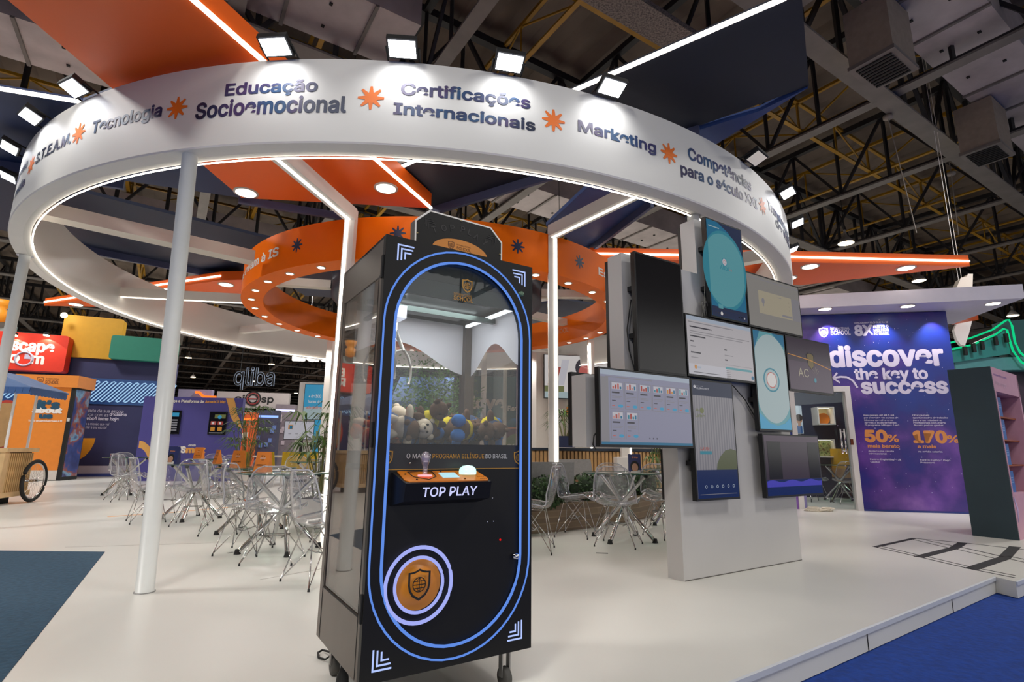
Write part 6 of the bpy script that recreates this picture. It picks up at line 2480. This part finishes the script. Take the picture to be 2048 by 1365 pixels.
b.hexa([CP_.pt(A0, 1.90, .3), CP_.pt(A1, 1.90, .3), CP_.pt(A1, 1.90, -.42), CP_.pt(A0, 1.90, -.42)], [CP_.pt(A0, 1.93, .3), CP_.pt(A1, 1.93, .3), CP_.pt(A1, 2.22, -.42), CP_.pt(A0, 2.22, -.42)])
b.hexa([CP_.pt(A0, 1.90, -.42), CP_.pt(A1, 1.90, -.42), CP_.pt(A1, 1.90, -1.1), CP_.pt(A0, 1.90, -1.1)], [CP_.pt(A0, 2.22, -.42), CP_.pt(A1, 2.22, -.42), CP_.pt(A1, 1.93, -1.1), CP_.pt(A0, 1.93, -1.1)])
aw = b.build('awning', mat('cart_awning', '#6f88b4', .75, noise=.06), t, True)
b = B()
u = A0
while u < A1 - .05:
    b.pprism(CP_, [(u, 1.92), (u, 1.83)] + [(u + .05 - .05 * math.cos(math.pi * i / 6), 1.83 - .035 * math.sin(math.pi * i / 6)) for i in range(1, 6)] + [(u + .1, 1.83), (u + .1, 1.92)], .295, .305)
    u += .1
v = -1.1
while v < .25:
    b.hexa([CP_.pt(A0 - .01, 1.81, v), CP_.pt(A0, 1.81, v), CP_.pt(A0, 1.81, v + .09), CP_.pt(A0 - .01, 1.81, v + .09)], [CP_.pt(A0 - .01, 1.92, v), CP_.pt(A0, 1.92, v), CP_.pt(A0, 1.92, v + .1), CP_.pt(A0 - .01, 1.92, v + .1)])
    v += .1
b.build('scalloped_edge', mat('cart_valance', '#3a5c92', .75, noise=.06), aw, True)
# oval wooden picture on the navy wall behind the cart
b = B()
u, z = NP.uz(0, 850, .08)
b.pprism(NP, ell(u + .1, z, .55, .75, 30), .09, .14, 0)
b.pprism(NP, ell(u + .1, z, .47, .67, 30), .14, .155, 1)
t = solo('oval_sign', b, [mat('oval_red', '#b83a28', .5), mat('oval_tan', '#b08a5a', .5, noise=.08)], 'oval tan sign with a red edge on the navy wall behind the cart', 'sign')
# purple panel
QP = Pl(aty(293, 793, 15.5)[:2], 7)
u1, z1 = QP.uz(487, 797)
t = thing('purple_panel', 'purple partition with two small screens and an orange ribbon print', 'partition', QP.pt(u1 / 2, 0, -.1))
z1 = QP.uz(390, 795)[1]
b = B()
b.pbox(QP, -.05, u1, 0, z1, -.2, 0)
b.build('panel_board', mat('panel_purple', '#4b4690', .55, noise=.05, scale=2), t, True)
b = B()
q = lambda pts: [QP.uz(px, py, .006) for px, py in pts]
L_ = q([(452, 797), (456, 810), (459, 826), (463, 838), (470, 848), (480, 856), (484, 858)])
R__ = q([(468, 797), (471, 808), (473, 822), (476, 832), (480, 840), (484, 846), (486, 848)])
b.add([QP.pt(u, z, .006) for u, z in L_] + [QP.pt(min(u, u1 - .01), z, .006) for u, z in R__], [[i, i + 1, 7 + i + 1, 7 + i] for i in range(6)])
b.build('ribbon_print', mat('ribbon_amber', '#dfa75a', .5, noise=.02), t, True)
b = B()
L_ = q([(279, 882), (288, 884), (297, 891), (304, 902), (308, 914), (310, 930)])
R__ = q([(277, 896), (284, 898), (290, 904), (294, 912), (297, 920), (298, 930)])
b.add([QP.pt(max(u, -.04), z, .006) for u, z in L_] + [QP.pt(max(u, -.04), z, .006) for u, z in R__], [[i, i + 1, 6 + i + 1, 6 + i] for i in range(5)])
b.build('ribbon_print', mat('ribbon_amber', '#dfa75a', .5, noise=.02), t, True)
b = B()
z = QP.uz(400, 806, .006)[1]
pletters(QP, 'Conheça a Plataforma da', QP.uz(325, 806, .006)[0], QP.uz(407, 806, .006)[0], z, .075, .006, b, 0, .04)
pletters(QP, 'Jornada IS Max', QP.uz(410, 807, .006)[0], QP.uz(451, 807, .006)[0], z, .075, .006, b, 1, .04)
z = QP.uz(370, 906, .006)[1]
pletters(QP, 'IS', QP.uz(355, 906, .006)[0], QP.uz(370, 906, .006)[0], z, .17, .006, b, 0, .07)
pletters(QP, 'max', QP.uz(372, 906, .006)[0], QP.uz(410, 906, .006)[0], z, .17, .006, b, 1, .07)
pletters(QP, 'Jornada', QP.uz(376, 893, .006)[0], QP.uz(391, 893, .006)[0], QP.uz(380, 893, .006)[1], .06, .006, b, 0, .03)
b.build('lettering', [WPR, mat('panel_amber_print', '#e0a050', .5)], t, True)


def d_tiles(R, Pg, Tx):
    R(.3, .72, .95, .9, 'olive', 1)
    Pg(ell(.6, .78, .12, .09, 12), 'aqua', 2)
    for i in range(2):
        R(.1 + i * .42, .42, .42 + i * .42, .58, 'red' if i else 'coral', 1)
        R(.18 + i * .42, .44, .30 + i * .42, .54, 'white', 2)
        R(.12 + i * .42, .14, .38 + i * .42, .32, 'orange', 1)
    R(.06, .03, .9, .07, 'mid', 1)


def d_tiles2(R, Pg, Tx):
    R(.1, .75, .9, .92, 'aqua', 1)
    for k in range(5):
        R(.15, .12 + k * .11, .85, .18 + k * .11, 'mid', 1)


for lab, qq, dr in (('small portrait screen with colourful tiles on the purple panel', ((420, 824), (450, 870)), d_tiles), ('small portrait screen on the purple panel, half hidden by a column', ((334, 821), (357, 869)), d_tiles2)):
    ua, zt = QP.uz(*qq[0], .03)
    ub, zb2 = QP.uz(*qq[1], .03)
    screen(lab, QP, ua, ub, zb2, zt, .034, 'black', dr, 'panel_screen', .033, None, False)
# far stands in the gap
XP = Pl(aty(435, 781, 26)[:2], 13)
u1, _ = XP.uz(579, 790)
zt, zb2 = XP.uz(500, 785)[1], XP.uz(500, 812)[1]
t = thing('fascia_sign', 'wide grey overhead sign with a black and red round letter logo in the background', 'sign', XP.pt(u1 / 2, zb2, 0))
b = B()
b.pbox(XP, 0, u1, zb2 - .1, zt, -.4, 0)
b.build('fascia', mat('sign_grey', '#b3a9a6', .5, noise=.03), t, True)
b = B()
for x in (.15, u1 - .25):
    b.pbox(XP, x, x + .25, 0, zb2 - .1, -.4, -.1)
b.build('support_post', mat('sign_post_grey', '#6f6a6e', .5), t, True)
b = B()
cu, cz = XP.uz(506, 798, .02)
for r, m_ in ((.34, 0), (.27, 1), (.2, 0)):
    b.tube([XP.pt(x, z, .02) for x, z in ell(cu, cz, r, r, 28)], .028, 5, m=m_, closed=True)
b.bar(XP.pt(cu - .2, cz, .03), XP.pt(cu + .2, cz, .03), .04, m=1)
pletters(XP, 'si', cu - .82, cu - .38, cz - .17, .34, .02, b, 0, .02)
pletters(XP, 'sp', cu + .38, cu + .95, cz - .17, .34, .02, b, 0, .02)
b.build('lettering', [MBLACK, mat('logo_red', '#a03434', .5)], t, True)
# bright stuff under that sign: shop shelves
rg = random.Random(21)
for i, (px, py, w_, h_, c, lab) in enumerate([(478, 868, 1.2, 1.9, '#c8541e', 'orange lit stand wall below the oval logo sign'), (532, 855, 1.0, 1.6, '#3a3c54', 'dark blue exhibition stand under the sign behind the palm'), (568, 848, .9, 1.9, '#7c7078', 'grey exhibition stand right of the white post'), (596, 858, .7, 1.2, '#a08c92', 'pinkish exhibition stand beside the wide screen')]):
    P = aty(px, py, 24 + 1.3 * i)
    pl = Pl((P.x, P.y), 10)
    b = B()
    b.pbox(pl, -w_ / 2, w_ / 2, 0, P.z + h_ / 2, -.5, 0)
    tt = thing('far_stand', lab, 'stand', pl.pt(0, 0, -.25))
    b.build('stand_body', mat('far_stand' + c, c, .6, noise=.1), tt, True)
    b = B()
    b.pbox(pl, -w_ / 2, w_ / 2, P.z + h_ / 2 - .35, P.z + h_ / 2 - .25, 0, .02)
    b.build('light_line', glow('far_light%d' % i, ['#ff7a30', '#8fb0ff', '#d8d8ff', '#e8e0a0'][i], 1.2), tt, True)
    b = B()
    for k in range(6):
        x, z = rg.uniform(-w_ / 2 + .1, w_ / 2 - .2), rg.uniform(.9, P.z + h_ / 2 - .6)
        b.pbox(pl, x, x + .15, z, z + .2, 0, .04)
    b.build('wall_goods', mat('goods%d' % i, ['#d8c8b8', '#5f7ab8', '#c4b4bc', '#4a6ab0'][i], .5), tt, True)
NEON = Pl(aty(500, 760, 30)[:2], 8)
b = B()
u0 = NEON.uz(468, 764)[0]
u1 = NEON.uz(548, 764)[0]
z = NEON.uz(500, 764)[1]
t = thing('neon_letters', 'black hanging channel letters edged with thin white neon in the dark background', 'sign', NEON.pt(0, z, 0))
pletters(NEON, 'qliba', u0, u1, z - .2, 1.0, .03, b, 0, .0)
b.build('letter_faces', MBLACK, t, True)
b = B()
pletters(NEON, 'qliba', u0 - .02, u1 + .02, z - .2, 1.0, .0, b, 0, .022)
b.build('neon_line', glow('neon_white', '#cfdcf4', .35), t, True)
b = B()
for x in (u0 + .3, u1 - .3):
    b.tube([NEON.pt(x, z + .3, 0), NEON.pt(x, 11.6, 0)], .02, 5)
b.build('hanger', MBLACK, t, True)
EDU = Pl(aty(630, 725, 24)[:2], 8)
b = B()
z = EDU.uz(620, 722)[1]
for x in (.6, 2.4):
    b.bar(EDU.pt(x - .3 + EDU.uz(586, 722)[0] + .3, z + .3, 0), EDU.pt(x + EDU.uz(586, 722)[0], 11.6, 0), .015)
pletters(EDU, 'Educ', EDU.uz(586, 722)[0], EDU.uz(690, 722)[0], z, .75, 0, b, 0, .06)
solo('hanging_letters', b, WHITE, 'white hanging letters peeking out below the white ring beside the claw machine', 'sign')
# screens on the white stand left of the machine
YP = Pl(aty(606, 770, 17)[:2], 6)
zt = YP.uz(630, 769)[1]
zb2 = YP.uz(604, 905)[1]
t = thing('white_stand', 'white stand wall carrying the cyan screen left of the claw machine', 'stand', YP.pt(.7, 0, -.2))
b = B()
b.pbox(YP, -.12, 2.4, 0, zt + .06, -.3, -.06)
b.build('stand_body', WHITE, t, True)


def d_hours(R, Pg, Tx):
    R(0, 0, 1, .35, 'softteal', 0)
    Tx('+ de 300', .2, .62, .6, .09, 'white', 2, .05)
    Tx('horas de', .2, .47, .6, .08, 'white', 2, .05)
    Tx('atividades', .12, .30, .74, .08, 'coral', 2, .05)


screen('cyan portrait screen reading de 300 horas de atividades', YP, YP.uz(610, 772)[0], YP.uz(653, 772)[0], YP.uz(606, 840)[1], zt, 0, 'aqua', d_hours, 'stand_screen', .05, None, False)


def d_meet(R, Pg, Tx):
    R(.1, .55, .24, .8, 'orange', 1)
    R(.14, .58, .22, .76, 'teal3', 2)
    for k in range(4):
        R(.12 + k * .2, .28, .2 + k * .2, .32, 'mid', 1)


YP2 = Pl(aty(570, 842, 16)[:2], 6)
u1 = YP2.uz(640, 842)[0]
screen('wide pale screen on a stand behind the palm left of the claw machine', YP2, 0, u1, YP2.uz(568, 880)[1], YP2.uz(570, 842)[1], 0, 'pale', d_meet, 'stand_screen', .05, None, False)
b = B()
b.pbox(YP2, u1 / 2 - .04, u1 / 2 + .04, 0.0, YP2.uz(568, 880)[1], -.1, -.05)
b.pbox(YP2, u1 / 2 - .3, u1 / 2 + .3, 0, .03, -.3, .2)
solo('screen_stand', b, MBLACK, 'black floor stand below the wide pale screen', 'stand')
YP3 = Pl(aty(655, 835, 15)[:2], 4)
screen('turquoise lit column behind the palm next to the claw machine', YP3, -.35, .12, .05, 1.75, 0, 'aqua', None, 'light_column', .3, None, False)
# yellow chairs far behind
YC = mat('yellow_seat', '#c9a50e', .5, noise=.05)
t0_ = None
for i, (px, py, lab) in enumerate([(487, 893, 'yellow chair right of the purple panel'), (537, 891, 'yellow chair left of the white square post'), (585, 893, 'yellow chair below the wide pale screen'), (612, 893, 'second yellow chair below the wide pale screen'), (637, 892, 'yellow chair nearest the claw machine')]):
    if t0_ is None:
        t0_ = thing('yellow_chair', lab, 'chair', (0, 0, 0), 0, 'yellow chairs in the background')
        b = B()
        b.hexa([(-.23, -.03, .45), (.23, -.03, .45), (.23, .02, .45), (-.23, .02, .45)], [(-.2, -.1, .86), (.2, -.1, .86), (.2, -.05, .86), (-.2, -.05, .86)])
        b.build('backrest', YC, t0_)
        b = B()
        b.box((-.23, 0, .42), (.23, .45, .46))
        b.build('seat', YC, t0_)
        for sx in (-.2, .2):
            for sy in (.03, .42):
                b = B()
                b.tube([(sx * 1.1, sy, 0), (sx, sy, .42)], .012, 6)
                b.build('leg', WHITE, t0_)
        tt = t0_
    else:
        tt = copy_tree(t0_)
        tt['label'] = lab
    P = aty(px, py, 14.2 + .15 * (i % 2))
    tt.location = (P.x, P.y, 0)
    tt.rotation_euler = (0, 0, R_(5 * i - 8))
b = B()
P = aty(556, 905, 15.2)
b.box((P.x - .7, P.y, .70), (P.x + .9, P.y + .7, .74))
for x in (-.6, .8):
    b.box((P.x + x - .03, P.y + .3, 0), (P.x + x + .03, P.y + .36, .70))
solo('white_table', b, WHITE, 'long white table among the yellow chairs in the background', 'table')
# pale far stand above the purple panel and orange neon
P = aty(375, 790, 24)
pl = Pl((P.x, P.y), 8)
b = B()
b.pbox(pl, -.4, 1.0, 0, pl.uz(375, 779)[1], -.3, 0)
solo('far_stand', b, mat('far_lilac', '#8f88a4', .6, noise=.05), 'pale lilac stand wall showing above the purple panel', 'stand')
b = B()
b.tube([pl.pt(*pl.uz(px, py, .1), .1) for px, py in ((391, 785), (398, 785), (407, 794), (432, 795))], .06, 6)
solo('neon_line', b, glow('orange_neon', '#ff6a20', 1.6), 'orange neon line bending above the purple panel', 'neon')
